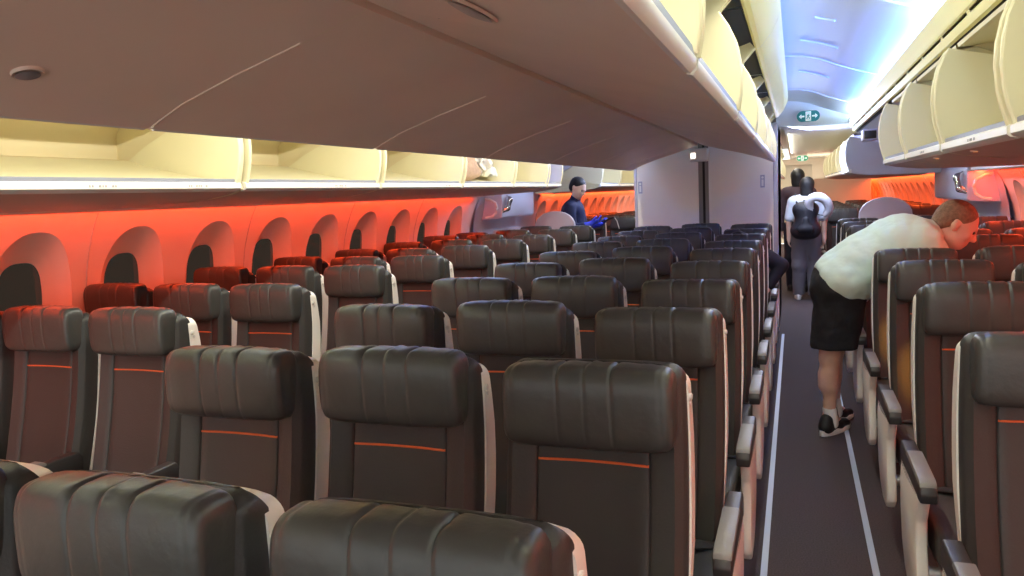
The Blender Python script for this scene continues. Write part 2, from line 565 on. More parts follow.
# ------------------------------------------------------------------ overhead bins
def side_bin(s, y0, y1, material='bin', inner='binin', liner=True):
    """open pivot bin on a side wall, bucket tipped down"""
    r = empty('overhead_bin', (s * 1.6, (y0 + y1) / 2, 1.6))
    ox, oy, oz = r.location
    T = lambda pr: [(s * x - ox, z - oz) for x, z in pr]
    a, b = y0 - oy + 0.004, y1 - oy - 0.004
    bk = MB()
    bk.sheet(T([(1.448, 1.638), (1.50, 1.645), (1.75, 1.695), (2.00, 1.755), (2.06, 1.775)]), a, b)
    bk.build('bucket', material, r)
    bw = MB()
    bw.sheet(T([(2.06, 1.775), (2.16, 1.79), (2.15, 1.90), (2.10, 1.97), (1.95, 2.03), (1.75, 2.045), (1.505, 2.028), (1.487, 2.018), (1.49, 2.004), (1.505, 2.002)]), a, b)
    bw.sheet(T([(1.505, 2.002), (1.75, 2.02), (1.93, 2.01)]), a, b)
    for t in (a, b):
        bw.prism(T([(2.06, 1.775), (2.16, 1.79), (2.15, 1.90), (2.10, 1.97), (1.95, 2.03), (1.75, 2.045), (1.505, 2.028), (1.78, 1.90)]), t - 0.002 if t > 0 else t, t if t > 0 else t + 0.002)
    bw.build('bin_housing', inner, r)
    lp = MB()
    lp.sheet(T([(1.47, 1.648), (1.446, 1.642), (1.438, 1.636), (1.438, 1.616), (1.446, 1.608), (1.47, 1.602)]), a + 0.003, b - 0.003)
    for t in (a + 0.003, b - 0.003):
        lp.add([(x, t, z) for x, z in T([(1.47, 1.648), (1.446, 1.642), (1.438, 1.636), (1.438, 1.616), (1.446, 1.608), (1.47, 1.602)])], [(0, 1, 2, 3, 4, 5)])
    lip = lp.build('bin_lip', 'binlip', r)
    sl = MB().sheet(T([(1.4475, 1.6425), (1.447, 1.655), (1.452, 1.658), (1.456, 1.649)]), a + 0.03, b - 0.03)
    sl.build('sill_strip', 'sill', r)
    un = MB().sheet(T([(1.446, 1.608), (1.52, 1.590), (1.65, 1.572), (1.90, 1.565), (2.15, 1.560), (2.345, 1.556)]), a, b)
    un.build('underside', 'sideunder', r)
    # end panels: quarter-round with a raised rim along the curved front
    fr = [(1.446, 1.64), (1.430, 1.69), (1.418, 1.74), (1.412, 1.80), (1.414, 1.86), (1.424, 1.92), (1.442, 1.972), (1.458, 1.998)]
    pts = fr + [(1.62, 1.955), (1.78, 1.905), (1.95, 1.835), (2.06, 1.775), (2.30, 1.765), (2.34, 1.559), (1.90, 1.568), (1.65, 1.575), (1.52, 1.592), (1.450, 1.612)]
    for t0 in (a + 0.012, b - 0.030):
        e = MB().prism(T(pts), t0, t0 + 0.018)
        ep = e.build('end_panel', material, r)
        rm = MB()
        rm.tube([(s * (x + 0.003) - ox, t0 + 0.009, z - oz) for x, z in fr], 0.0095, 8)
        rm.build('rim', 'bin', ep)
    ins = [(x + 0.016, z) for x, z in fr] + pts[len(fr):]
    MB().prism(T(ins), b, b + 0.026).sheet(T([(1.455, 1.608), (1.52, 1.592), (1.65, 1.574), (2.15, 1.562), (2.345, 1.558)]), b, b + 0.026).build('end_filler', material, r)
    return r, T, a, b


def marks(s, y, parent, T, oy, n):
    mb = MB()
    yy = y - oy
    for k in range(n):
        w_ = 0.005 + 0.004 * ((k * 7) % 3) / 2
        mb.box(s * 1.4375 - parent.location.x - 0.0008, s * 1.4375 - parent.location.x + 0.0008, yy, yy + w_, 1.6215 - 1.6, 1.630 - 1.6)
        yy += w_ + 0.006 + (0.016 if k in (1, 4) else 0)
    mb.build('seat_number_placard', 'binmark', parent, False)


LB = [(0.40, 1.54), (1.56, 2.77), (2.79, 3.985), (4.005, 5.18), (5.20, 6.28), (6.30, 7.25), (7.27, 7.76)]
k = 0
for (y0, y1) in LB:
    if y1 < 1.56:
        side_bin(-1, y0, y1)[0].name
        r = [o for o in COL.objects if o.name.startswith('overhead_bin')][-1]
        tag(r, 'open cream overhead bin on the left wall, cut off by the photo edge', 'overhead bin', 'left wall overhead bins')
        continue
    k += 1
    lv = y0 > 7  # last bin: blue exit light put into its colour as lavender
    r, T, a, b = side_bin(-1, y0, y1, 'lav' if lv else 'bin', 'lav' if lv else 'binin')
    tag(r, ('short overhead bin, tinted lavender for blue light, ending the left wall row before the exit' if lv else
            'open cream overhead bin on the left wall, %s from the camera' % ordinal(k)) if k != 4 else
        'open cream left wall overhead bin, fourth from the camera, holding tan and white bags', 'overhead bin', 'left wall overhead bins')
    if k <= 3:
        marks(-1, {1: 1.98, 2: 2.83 + 0.68, 3: 4.9}[k], r, T, r.location.y, 7 if k == 1 else 6)
        if k == 1:
            marks(-1, 2.45, r, T, r.location.y, 6)
RB = [(0.30, 1.34), (1.36, 2.395), (2.415, 3.42), (3.44, 4.46), (4.48, 5.53)]
k = 0
for (y0, y1) in RB:
    if y1 < 1.5:
        continue
    k += 1
    r, T, a, b = side_bin(1, y0, y1)
    tag(r, 'open cream overhead bin on the right wall, %s from the camera' % ordinal(k), 'overhead bin', 'right wall overhead bins')
    if k in (2, 3):
        marks(1, y0 + 0.4, r, T, r.location.y, 6)
for s, sd, L in ((1, 'right', [(9.0, 10.1), (10.13, 11.2), (11.23, 12.4), (12.43, 13.6), (13.63, 14.8), (14.83, 16.0)]),
                 (-1, 'left', [(9.5, 10.6), (10.63, 11.8), (11.83, 13.0), (13.03, 14.2), (14.23, 15.4)])):
    for i, (y0, y1) in enumerate(L):
        m1 = 'lav' if i == 0 and s > 0 else 'bin'  # lavender again paints the blue light onto this bin
        r, T, a, b = side_bin(s, y0, y1, m1, 'lav' if i == 0 and s > 0 else 'binin')
        tag(r, 'pale overhead bin on the %s wall beyond the exit, %s past the exit door' % (sd, ordinal(i + 1)), 'overhead bin', '%s wall overhead bins beyond the exit' % sd)


def centre_bin(s, y0, y1, z0=0.0, dark=True):
    r = empty('overhead_bin', (s * 0.4, (y0 + y1) / 2, 1.75 + z0))
    ox, oy = r.location.x, r.location.y
    oz = 1.75
    T = lambda pr: [(s * x - ox, z - oz) for x, z in pr]
    a, b = y0 - oy + 0.004, y1 - oy - 0.004
    BO = [(0.017, 1.99), (0.019, 1.956), (0.032, 1.949), (0.20, 1.900), (0.40, 1.846), (0.58, 1.790), (0.66, 1.755), (0.695, 1.738)]
    MB().sheet(T(BO), a - 0.0105, b + 0.0105).build('underside', 'under', r)
    BI = [(0.03, 1.985), (0.20, 1.935), (0.45, 1.865), (0.65, 1.79), (0.712, 1.772)]
    MB().sheet(T(BI), a, b).build('bucket', 'bin', r)
    L = [(0.695, 1.738), (0.707, 1.735), (0.717, 1.745), (0.719, 1.762), (0.712, 1.774)]
    lp = MB().sheet(T(L), a + 0.003, b - 0.003)
    for t in (a + 0.003, b - 0.003):
        lp.add([(x, t, z) for x, z in T(L)], [(0, 1, 2, 3, 4)])
    lp.build('bin_lip', 'binlip', r)
    MB().sheet(T([(0.7175, 1.765), (0.714, 1.784), (0.709, 1.785)]), a + 0.02, b - 0.02).build('sill_strip', 'sill', r)
    fr = [(0.716, 1.77), (0.724, 1.82), (0.727, 1.87), (0.724, 1.93), (0.712, 1.99), (0.690, 2.04), (0.660, 2.088)]
    pts = fr + [(0.45, 2.05), (0.22, 2.01), (0.03, 1.985), (0.20, 1.935), (0.45, 1.865), (0.65, 1.79)]
    for t0 in (a + 0.008, b - 0.026):
        ep = MB().prism(T(pts), t0, t0 + 0.018).build('end_panel', 'bin', r)
        MB().tube([(s * (x - 0.002) - ox, t0 + 0.009, z - oz) for x, z in fr], 0.009, 8).build('rim', 'bin', ep)
    if s < 0:
        MB().tube([(s * x - ox, b + 0.004, z - oz - 0.001) for x, z in BO[3:]], 0.0022, 6).build('joint_bead', 'under', r)
    # housing above the tipped bucket, black inside, with cream brackets
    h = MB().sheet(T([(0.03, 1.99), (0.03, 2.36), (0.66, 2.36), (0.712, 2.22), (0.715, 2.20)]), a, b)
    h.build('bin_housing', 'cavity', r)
    for t0 in (a + 0.002, b - 0.014):
        MB().prism(T([(0.655, 2.088), (0.722, 2.162), (0.700, 2.19), (0.60, 2.16), (0.55, 2.07)]), t0, t0 + 0.012).build('bracket', 'bin', r)
    return r


CB = [(-0.80, 0.385), (0.40, 1.55), (1.565, 2.70), (2.715, 3.87), (3.885, 5.04), (5.055, 6.21), (6.225, 7.40), (7.415, 7.85)]
for s, sd in ((1, 'right'), (-1, 'left')):
    k = 0
    for (y0, y1) in CB:
        r = centre_bin(s, y0, y1)
        k += 1
        if k == len(CB):
            lb = 'short open overhead bin of the centre row, %s side, against the dividing wall' % sd
        elif k == 1:
            lb = 'centre row overhead bin, %s side, reaching over the camera' % sd
        else:
            lb = 'open centre row overhead bin, %s side, %s in front of the camera' % (sd, ordinal(k - 1))
        tag(r, lb, 'overhead bin', 'centre overhead bins')
        # latches and finger recess moulded in the underside
        base = lambda x: 1.955 - 0.2817 * x
        for (mx, my, ln) in {1: [(0.34, 1.32, 0.12)], -1: [(0.53, 1.10, 0.032)]}[s]:
            if y0 < my < y1:
                lt = MB()
                n = 24
                ring = lambda g, dz: [(s * (mx + g * 0.028 * math.cos(2 * math.pi * q / n)) - r.location.x, my - r.location.y + g * ln * math.sin(2 * math.pi * q / n), base(mx) - 1.75 - 0.2817 * g * 0.028 * math.cos(2 * math.pi * q / n) + dz) for q in range(n)]
                lt.loft([ring(1.0, 0.001), ring(0.92, -0.006), ring(0.6, -0.004), ring(0.5, 0.0)])
                lh = lt.build('latch_surround', 'under', r)
                MB().loft([ring(0.75, -0.0075), ring(0.35, -0.012)]).build('latch_lever', 'reveal' if s > 0 else 'seam', lh)

for i, (y0, y1) in enumerate([(10.4, 11.5), (11.52, 12.7), (12.72, 13.9), (13.92, 15.1)]):
    r = centre_bin(1, y0, y1, -0.12)
    tag(r, 'open centre row overhead bin beyond the dividing wall, %s along the right aisle' % ordinal(i + 1), 'overhead bin', 'centre overhead bins beyond the dividing wall')

# ------------------------------------------------------------------ seats
def yf(z):
    """front surface of the backrest, reclined"""
    t = (z - 0.42) / 0.73
    return -0.075 + 0.155 * t + 0.02 * math.sin(math.pi * t)


def back_loft(levels, halfw, y_off, thick, front_shape, grooves=()):
    """stack of rounded-rectangle sections from bottom to top"""
    rings = []
    xs = sorted(set([-1, -0.97, -0.9, -0.75, -0.5, -0.25, 0, 0.25, 0.5, 0.75, 0.9, 0.97, 1] + [g + d for g in grooves for d in (-0.03, -0.012, 0, 0.012, 0.03)]))
    for z in levels:
        hw = halfw(z)
        t = thick(z)
        y0 = yf(z) + y_off(z)
        ring = []
        for u in xs:
            ring.append((u * hw, y0 + front_shape(u, z), z))
        for u in xs[::-1]:
            ring.append((u * hw, y0 + t - 0.012 * abs(u) ** 6, z))
        rings.append(ring)
    return rings


ZT = 1.136


def bw(z):
    base = 0.199 + 0.006 * math.sin(math.pi * min(1, max(0, (z - 0.42) / 0.7)))
    r = 0.034
    if z > ZT - r:
        d = z - (ZT - r)
        return base - r + math.sqrt(max(r * r - d * d, 0.0))
    if z < 0.46:
        return base - 0.03 * (0.46 - z) / 0.06
    return base


def fshape(u, z):
    top = max(0.0, (z - (ZT - 0.03)) / 0.03)
    y = 0.020 * (1 - abs(u) ** 2.2) - 0.012 * abs(u) ** 3 + 0.030 * max(0, abs(u) - 0.9) / 0.1 + 0.025 * top ** 2
    for g in (-0.63, 0.63):
        y += 0.006 * math.exp(-((u - g) / 0.012) ** 2)
    return y


# section heights
zl = [0.40, 0.42, 0.46, 0.52, 0.6, 0.7, 0.8, 0.88, 0.93, 0.98, 1.03, 1.06, ZT - 0.036, ZT - 0.028, ZT - 0.020, ZT - 0.012, ZT - 0.006, ZT - 0.002, ZT]
SEAT = {}


def superbox(hw, hd, hh, e=5.0, nx=22, n=36, ex=7.0, shape=None, xs=None):
    """pillow-like block; profile in (y,z) swept along x"""
    rings = []
    us = xs or [-math.cos(math.pi * i / nx) for i in range(nx + 1)]
    for u in us:
        u = max(-0.9999, min(0.9999, u))
        sc = (1 - abs(u) ** ex) ** (1 / ex * 1.6)
        sc = max(sc, 0.02)
        inner = 0.72 + 0.28 * sc if sc > 0.05 else 0.6 * sc + 0.6
        ring = []
        for k in range(n):
            t = 2 * math.pi * k / n
            y = hd * spow(math.cos(t), 2 / e)
            z = hh * spow(math.sin(t), 2 / e)
            q = 1 - (1 - sc) * 0.55
            p = [u * hw, y * q, z * q]
            if shape:
                p = shape(p, u, t)
            ring.append(tuple(p))
        rings.append(ring)
    return rings


def make_parts():
    def reg(k, o):
        SEAT[k] = o.data
        bpy.data.objects.remove(o)
    # backrest
    reg('backrest', MB().loft(back_loft(zl, bw, lambda z: 0.0, lambda z: 0.085 - 0.03 * max(0, (z - 1.09) / 0.04), fshape, (-0.63, 0.63))).build('backrest', 'fabric', angle=50))
    # shell behind: wider, its edge shows as a pale rim
    sz = [0.50, 0.56, 0.64, 0.72, 0.8, 0.88, 0.96, 1.03, ZT - 0.060, ZT - 0.050, ZT - 0.042, ZT - 0.034, ZT - 0.028, ZT - 0.025]

    def sw(z):
        k = bw(z + 0.025) + 0.005
        if z < 0.72:
            k -= 0.006 * (0.72 - z) / 0.2
        return k

    def so(z):
        return 0.074 - 0.008 * min(1.0, max(0.0, (z - 0.50) / 0.5)) - 0.014 * max(0.0, (z - 0.98) / 0.12)

    def st(z):
        return 0.034 + 0.044 * math.sin(math.pi * min(1.0, max(0.0, (z - 0.48) / 0.70))) ** 0.8
    reg('back_shell', MB().loft(back_loft(sz, sw, so, st, lambda u, z: 0.004 * abs(u) ** 6)).build('back_shell', 'shell', angle=50))
    hk = MB()
    z = 1.055
    y = yf(z) + so(z) + 0.016
    hk.tube([(0.200, y, z), (0.2095, y, z), (0.2115, y, z)], [0.008, 0.008, 0.005], 14)
    hk.tube([(0.200, y + 0.006, z - 0.016), (0.2085, y + 0.006, z - 0.016)], [0.006, 0.005], 10)
    reg('coat_hook', hk.build('coat_hook', 'hook'))
    # accent piping between the two vertical seams
    z = 0.917
    pts = []
    for i in range(13):
        u = -0.62 + 1.24 * i / 12
        pts.append((u * bw(z), yf(z) + fshape(u, z) - 0.0005, z))
    reg('accent_piping', MB().tube(pts, 0.0032, 6).build('accent_piping', 'stripe'))
    # headrest: pleated pillow
    seams = [(-0.30, 1.0), (0.02, 0.75), (0.33, 1.0), (-0.87, 0.30), (0.87, 0.30)]
    us = sorted(set([-math.cos(math.pi * i / 20) for i in range(21)] + [g + d for g, _ in seams for d in (-0.06, -0.035, -0.018, 0, 0.018, 0.035, 0.06)]))

    def hshape(p, u, t):
        x, y, z = p
        front = max(0.0, -math.cos(t)) ** 0.5
        topw = max(0.0, math.sin(t))
        g = 0
        for c, a in seams:
            cc = c + 0.02 * math.sin(t * 2.0)
            g += a * math.exp(-((u - cc) / 0.020) ** 2)
            g -= a * 0.45 * math.exp(-((u - cc - 0.055) / 0.03) ** 2)
        g *= (0.35 + 0.65 * topw)
        wr = 0.0012 * math.sin(u * 31 + 2 * t) * topw
        y += 0.0052 * g * front - 0.010 * front * (1 - u * u) * (0.6 - 0.4 * math.sin(t))
        z -= (0.0040 * g + wr) * topw - 0.004 * topw * (1 - u * u)
        y += 0.012 * topw * 0.6
        return [x, y, z]
    rings = superbox(0.188, 0.047, 0.090, 4.2, n=44, ex=9.0, shape=hshape, xs=us)
    o = MB().loft(rings).build('headrest', 'leather', angle=60)
    for v in o.data.vertices:
        v.co.y += 0.048
        v.co.z += 1.062
    reg('headrest', o)
    # double stitch line that follows the outer edge of the headrest face
    # seat cushion
    def cshape(p, u, t):
        x, y, z = p
        if math.sin(t) > 0:
            z += 0.018 * (1 - u * u) * (1 - (y / 0.26) ** 2) + 0.010 * abs(u) ** 4
        if y < -0.15 and z < 0:
            y += 0.03 * (-z / 0.06)
        return [x, y, z]
    o = MB().loft(superbox(0.213, 0.255, 0.062, 5, n=40, ex=9, shape=cshape)).build('seat_cushion', 'fabric', angle=60)
    for v in o.data.vertices:
        v.co.y += -0.275
        v.co.z += 0.395 + 0.06 * (-(v.co.y + 0.275)) * 0.6
    reg('seat_cushion', o)
    # seat belt lying on the cushion
    bt = MB()
    def strap(pts, w_=0.024, t_=0.0022):
        rings = []
        for i, p in enumerate(pts):
            p = Vector(p)
            d = (Vector(pts[min(i + 1, len(pts) - 1)]) - Vector(pts[max(i - 1, 0)])).normalized()
            sd = d.cross(Vector((0, 0, 1))).normalized() * w_
            nn = sd.cross(d).normalized() * t_
            rings.append([p + sd + nn, p - sd + nn, p - sd - nn, p + sd - nn])
        bt.loft(rings)
    strap([(0.205, -0.075, 0.430), (0.17, -0.12, 0.462), (0.10, -0.20, 0.488), (0.03, -0.235, 0.496)])
    strap([(-0.205, -0.075, 0.430), (-0.17, -0.11, 0.462), (-0.09, -0.17, 0.487), (-0.01, -0.225, 0.496)])
    reg('seat_belt', bt.build('seat_belt', 'belt'))
    reg('belt_buckle', MB().box(-0.028, 0.030, -0.262, -0.212, 0.494, 0.511, 0.006).build('belt_buckle', 'alu'))
    # armrests
    ar = MB().prism([(-0.50, 0.560), (-0.505, 0.590), (-0.49, 0.612), (-0.06, 0.612), (-0.045, 0.59), (-0.05, 0.535), (-0.20, 0.525)], -0.023, 0.023, 'x', 0.006)
    reg('armrest', ar.build('armrest', 'armbody'))
    pd = MB().prism([(-0.495, 0.604), (-0.485, 0.619), (-0.46, 0.625), (-0.21, 0.625), (-0.195, 0.616), (-0.195, 0.604)], -0.0235, 0.0235, 'x', 0.005)
    reg('armrest_pad', pd.build('armrest_pad', 'armpad'))
    # aisle-side fairing: pale curved panel below the aisle armrest
    fp = [(-0.47, 0.575), (-0.08, 0.560), (-0.05, 0.48), (-0.07, 0.38), (-0.12, 0.28), (-0.20, 0.215), (-0.31, 0.185), (-0.42, 0.19), (-0.465, 0.23), (-0.46, 0.30), (-0.42, 0.38), (-0.41, 0.47)]
    reg('aisle_fairing', MB().prism(fp, -0.018, 0.018, 'x', 0.010).build('aisle_fairing', 'shell'))
    # frame: two spars, legs with floor shoes
    fr = MB()
    for y in (-0.40, -0.12):
        fr.tube([(-0.235, y, 0.30), (0.235, y, 0.30)], 0.022, 12)
    fr.box(-0.20, 0.20, -0.47, 0.0, 0.318, 0.338, 0.006)
    reg('seat_frame', fr.build('seat_frame', 'alu'))
    for nm, pts in (('front', [(0.16, -0.40, 0.30), (0.16, -0.43, 0.15), (0.16, -0.44, 0.012)]), ('rear', [(0.16, -0.12, 0.30), (0.16, -0.02, 0.14), (0.16, 0.04, 0.012)])):
        lg = MB().tube(pts, [0.019, 0.016, 0.017], 10)
        lg.box(0.14, 0.18, pts[-1][1] - 0.035, pts[-1][1] + 0.035, 0.0, 0.018, 0.004)
        reg('leg_' + nm, lg.build('leg', 'alu'))


make_parts()


def make_seat(left_arm=True, right_arm=False, fairing=0, inboard=False):
    r = empty('airline_seat')
    link('seat_cushion', SEAT['seat_cushion'], r)
    bk = link('backrest', SEAT['backrest'], r)
    link('accent_piping', SEAT['accent_piping'], bk)
    sh = link('back_shell', SEAT['back_shell'], r)
    link('coat_hook', SEAT['coat_hook'], sh)
    link('headrest', SEAT['headrest'], r)
    bl = link('seat_belt', SEAT['seat_belt'], r)
    link('belt_buckle', SEAT['belt_buckle'], bl)
    link('seat_frame', SEAT['seat_frame'], r)
    link('leg', SEAT['leg_front'], r)
    link('leg', SEAT['leg_rear'], r)
    for sgn, on in ((-1, left_arm), (1, right_arm)):
        if on:
            a = link('armrest', SEAT['armrest'], r)
            a.location.x = sgn * 0.244
            link('armrest_pad', SEAT['armrest_pad'], a)
            if fairing == sgn:
                f = link('aisle_fairing', SEAT['aisle_fairing'], r)
                f.location.x = sgn * 0.249
    return r


PROTO = {}
PITCH = 0.784
SX = 0.488
hr = {}
rs = random.Random(11)


def place(key, x, y, label, group, lift=0.0, tilt=0.0):
    la, ra, fa = key
    if key not in PROTO:
        PROTO[key] = make_seat(la, ra, fa)
        o = PROTO[key]
    else:
        o = dup(PROTO[key])
        for c in o.children:      # the prototype's own headrest height and recline are not inherited
            if c.name.startswith('headrest'):
                c.location = (0, 0, 0)
    o.location = (x, y, 0)
    for c in o.children:
        if c.name.split('.')[0] in ('backrest', 'back_shell', 'headrest'):
            c.location = (0, 0, -tilt)
        if c.name.startswith('headrest'):
            c.location = (0, 0.012 * lift / 0.03, lift - tilt)
    tag(o, label, 'airline seat', group)
    return o


# centre block: rows 1-10, three seats each
for row in range(1, 11):
    y = 0.716 + (row - 1) * PITCH + (0.04 if row == 1 else 0.0)
    for c, nm in ((-1, 'left-hand'), (0, 'middle'), (1, 'aisle')):
        lift = {0: 0.010, 1: -0.012, -1: 0.0}[c] + rs.uniform(-0.005, 0.005)
        if row == 1:
            lift = 0.0
        key = (True, c == 1, 1 if c == 1 else (-1 if c == -1 else 0))
        w_ = {-1: 'left seat', 0: 'middle seat', 1: 'aisle seat'}[c]
        place(key, c * SX - (0.062 if row == 1 else 0.015 if row == 2 else 0.005), y, 'charcoal leather %s of the centre block, %s row from the camera' % (w_, ordinal(row)), 'centre block seats', lift, 0.045 if row == 1 else 0.0)

# side blocks
LC = {-2.464: 'window seat', -1.980: 'middle seat', -1.494: 'aisle seat'}
for row in range(3, 12):
    y = 0.526 + (row - 1) * PITCH
    for x, w_ in LC.items():
        if row == 11 and x < -2.3:
            continue
        key = (True, x > -1.5, 1 if x > -1.5 else 0)
        place(key, x, y, 'dark leather %s lit by the red wall, left block, %s visible row' % (w_, ordinal(row - 2)), 'left block seats', rs.uniform(0, 0.02))
for row in range(3, 12):
    y = 0.526 + (row - 1) * PITCH
    for x, w_ in ((1.503, 'aisle seat'), (1.990, 'middle seat'), (2.470, 'window seat')):
        if row == 3 and x > 1.6 or row == 4 and x > 1.6 or row in (5, 6, 11) and x > 2.2:
            continue
        key = (True, x > 2.3, -1 if x < 1.6 else 0)
        place(key, x, y, 'dark leather %s of the right block, %s visible row from the camera' % (w_, ordinal(row - 2)), 'right block seats', rs.uniform(-0.01, 0.006), 0.03 if row == 3 else 0.008)
# seats of the next cabin, beyond the exit
for row in range(1, 8):
    y = 10.95 + (row - 1) * PITCH
    for x, w_ in ((1.490, 'aisle seat'), (1.978, 'middle seat'), (2.466, 'window seat')):
        key = (True, x > 2.3, -1 if x < 1.6 else 0)
        place(key, x, y, 'dark %s right of the aisle beyond the exit, row %s past the partition' % (w_, ordinal(row)), 'right seats beyond the exit', 0.01)
for row in range(1, 6):
    y = 10.95 + (row - 1) * PITCH
    for x, w_ in LC.items():
        key = (True, x > -1.5, 1 if x > -1.5 else 0)
        place(key, x, y, 'dark %s left of the dividing wall beyond the exit, row %s past the partition' % (w_, ordinal(row)), 'left seats beyond the exit', 0.01)

# ------------------------------------------------------------------ dividing wall at the end of the centre block
r = empty('dividing_wall', (0, 8.15, 0))
tag(r, 'pale two-panel dividing wall closing the centre block under the overhead bins', 'partition')
D = 1.55
b = MB().box(-0.735, 0.735, 0.02, D, 0, 2.14)
b.build('body', 'monument', r, False)
for s in (-1, 1):
    x0, x1 = (0.05, 0.69) if s > 0 else (-0.705, -0.055)
    pn = MB().box(x0, x1, -0.004, 0.03, 0.02, 2.12, 0.004).build('panel', 'monument', r, False)
    MB().box(s * 0.735 - 0.045 * (s > 0) , s * 0.735 + 0.03 * (s < 0), -0.012, D + 0.02, 0, 2.14, 0.006).build('edge_post', 'monframe', r, False)
    # small framed placard
    px = 0.585 if s > 0 else -0.67
    p = MB()
    for (xa, xb, za, zb) in ((-0.026, 0.026, 0.064, 0.068), (-0.026, 0.026, -0.068, -0.064), (-0.026, -0.022, -0.068, 0.068), (0.022, 0.026, -0.068, 0.068)):
        p.box(px + xa, px + xb, -0.0065, -0.004, 1.56 + za, 1.56 + zb)
    MB().box(px - 0.025, px + 0.025, -0.0050, -0.0038, 1.493, 1.627).build('placard_plate', 'monframe', pn, False)
    pl = p.build('placard_frame', 'white', pn, False)
    q = MB()
    n = 16
    q.prism([(px + 0.012 * math.cos(2 * math.pi * k / n), 1.598 + 0.012 * math.sin(2 * math.pi * k / n)) for k in range(n)], -0.0068, -0.004)
    q.build('placard_symbol', 'white', pn, False)
    q = MB()
    q.box(px - 0.010, px + 0.010, -0.0068, -0.004, 1.512, 1.578)
    q.build('placard_symbol', 'white', pn, False)
MB().box(-0.055, 0.05, 0.004, 0.03, 0.02, 2.12).build('seam_strip', 'seam', r, False)
MB().box(-0.012, 0.012, -0.002, 0.01, 0.02, 2.12).build('seam_groove', 'cavity', r, False)
o = empty('ceiling_lamp', (-0.035, 8.06, 1.93))
tag(o, 'small white box lamp under the bins, at the seam of the dividing wall', 'lamp')
MB().box(-0.095, 0.095, -0.075, 0.076, -0.135, 0.0, 0.018, 3).build('housing', 'white', o)
MB().box(-0.075, -0.025, -0.081, -0.06, -0.105, -0.045, 0.008).build('lens', 'lamp', o)

# ------------------------------------------------------------------ exit area
nd = 1
DOORS = []
for s, sd in ((-1, 'left'), (1, 'right')):
    DY = 8.02 if s < 0 else 7.50
    d = struct(MB().sheet([(s * 2.50, 0.0), (s * 2.60, 0.5), (s * 2.63, 1.0), (s * 2.60, 1.25), (s * 2.52, 1.60), (s * 2.42, 1.95), (s * 2.2, 2.16)], DY, 10.26).build('door_%d' % nd, 'lav', angle=30))
    jb_ = MB()
    for ya in (DY - 0.03, 10.21):
        jb_.prism([(s * x, z) for z, x in WP] + [(s * 2.80, 0.0), (s * 2.80, 1.60)], ya, ya + 0.06)
    jb_.build('door_frame', 'lav', d)
    bs = MB()
    bs.prism([(s * 2.60, 1.27), (s * 2.36, 1.285), (s * 2.335, 1.30), (s * 2.325, 1.575), (s * 2.345, 1.60), (s * 2.60, 1.63)], DY + 0.24, 9.42, bev=0.012)
    bs.build('door_bustle', 'bustle', d)
    lb = MB().prism([(s * 2.64, 0.25), (s * 2.34, 0.30), (s * 2.28, 0.45), (s * 2.28, 1.02), (s * 2.33, 1.10), (s * 2.62, 1.14)], 8.64, 9.50, bev=0.02)
    lb.build('slide_cover', 'white', d)
    MB().tube([(s * x, DY + q, z) for x, q, z in ((2.50, 0.12, 1.30), (2.43, 0.15, 1.31), (2.385, 0.17, 1.35), (2.37, 0.18, 1.41), (2.39, 0.19, 1.47), (2.46, 0.19, 1.51), (2.52, 0.19, 1.52))], 0.015, 10).build('assist_handle', 'white', d)
    DOORS.append((d, s, DY))
    # lining between the bins over the door
    ln = MB().sheet([(s * 1.50, 2.06), (s * 1.62, 1.98), (s * 1.85, 1.86), (s * 2.10, 1.75), (s * 2.35, 1.65), (s * 2.55, 1.60)], 7.78 if s < 0 else 5.56, 9.48 if s < 0 else 8.98)
    struct(ln.build('trim_%d' % vn, 'lav', angle=40))
    vn += 1
    # curved-top partition behind the exit row
    p = empty('seat_partition', (1.775 if s > 0 else -1.83, 8.72, 0))
    tag(p, 'lavender partition with rounded top behind the last %s block row' % sd, 'partition')
    pts = [(-0.26, 0.0), (-0.26, 1.10)]
    for k in range(13):
        t = math.pi * (1 - k / 12)
        pts.append((0.255 * math.cos(t), 1.12 + 0.215 * math.sin(t) ** 0.8))
    pts += [(0.26, 1.10), (0.26, 0.0)]
    MB().prism(pts, -0.03, 0.03, bev=0.012).build('panel', 'mauve', p)
    MB().prism([(-0.266, 0.0), (-0.266, 0.12), (0.266, 0.12), (0.266, 0.0)], -0.036, 0.036, bev=0.004).build('kick_strip', 'monframe', p)
    nd += 1

# small display and closed lavender locker on the right, past the last open bin
o = empty('wall_display', (1.47, 6.9, 1.885))
tag(o, 'small dark display box on the lavender lining past the last right bin', 'display')
MB().box(-0.05, 0.06, -0.02, 0.16, -0.045, 0.045, 0.008).build('housing', 'monframe', o)
MB().box(-0.04, 0.05, -0.026, -0.01, -0.032, 0.032, 0.003).build('screen', 'black', o)

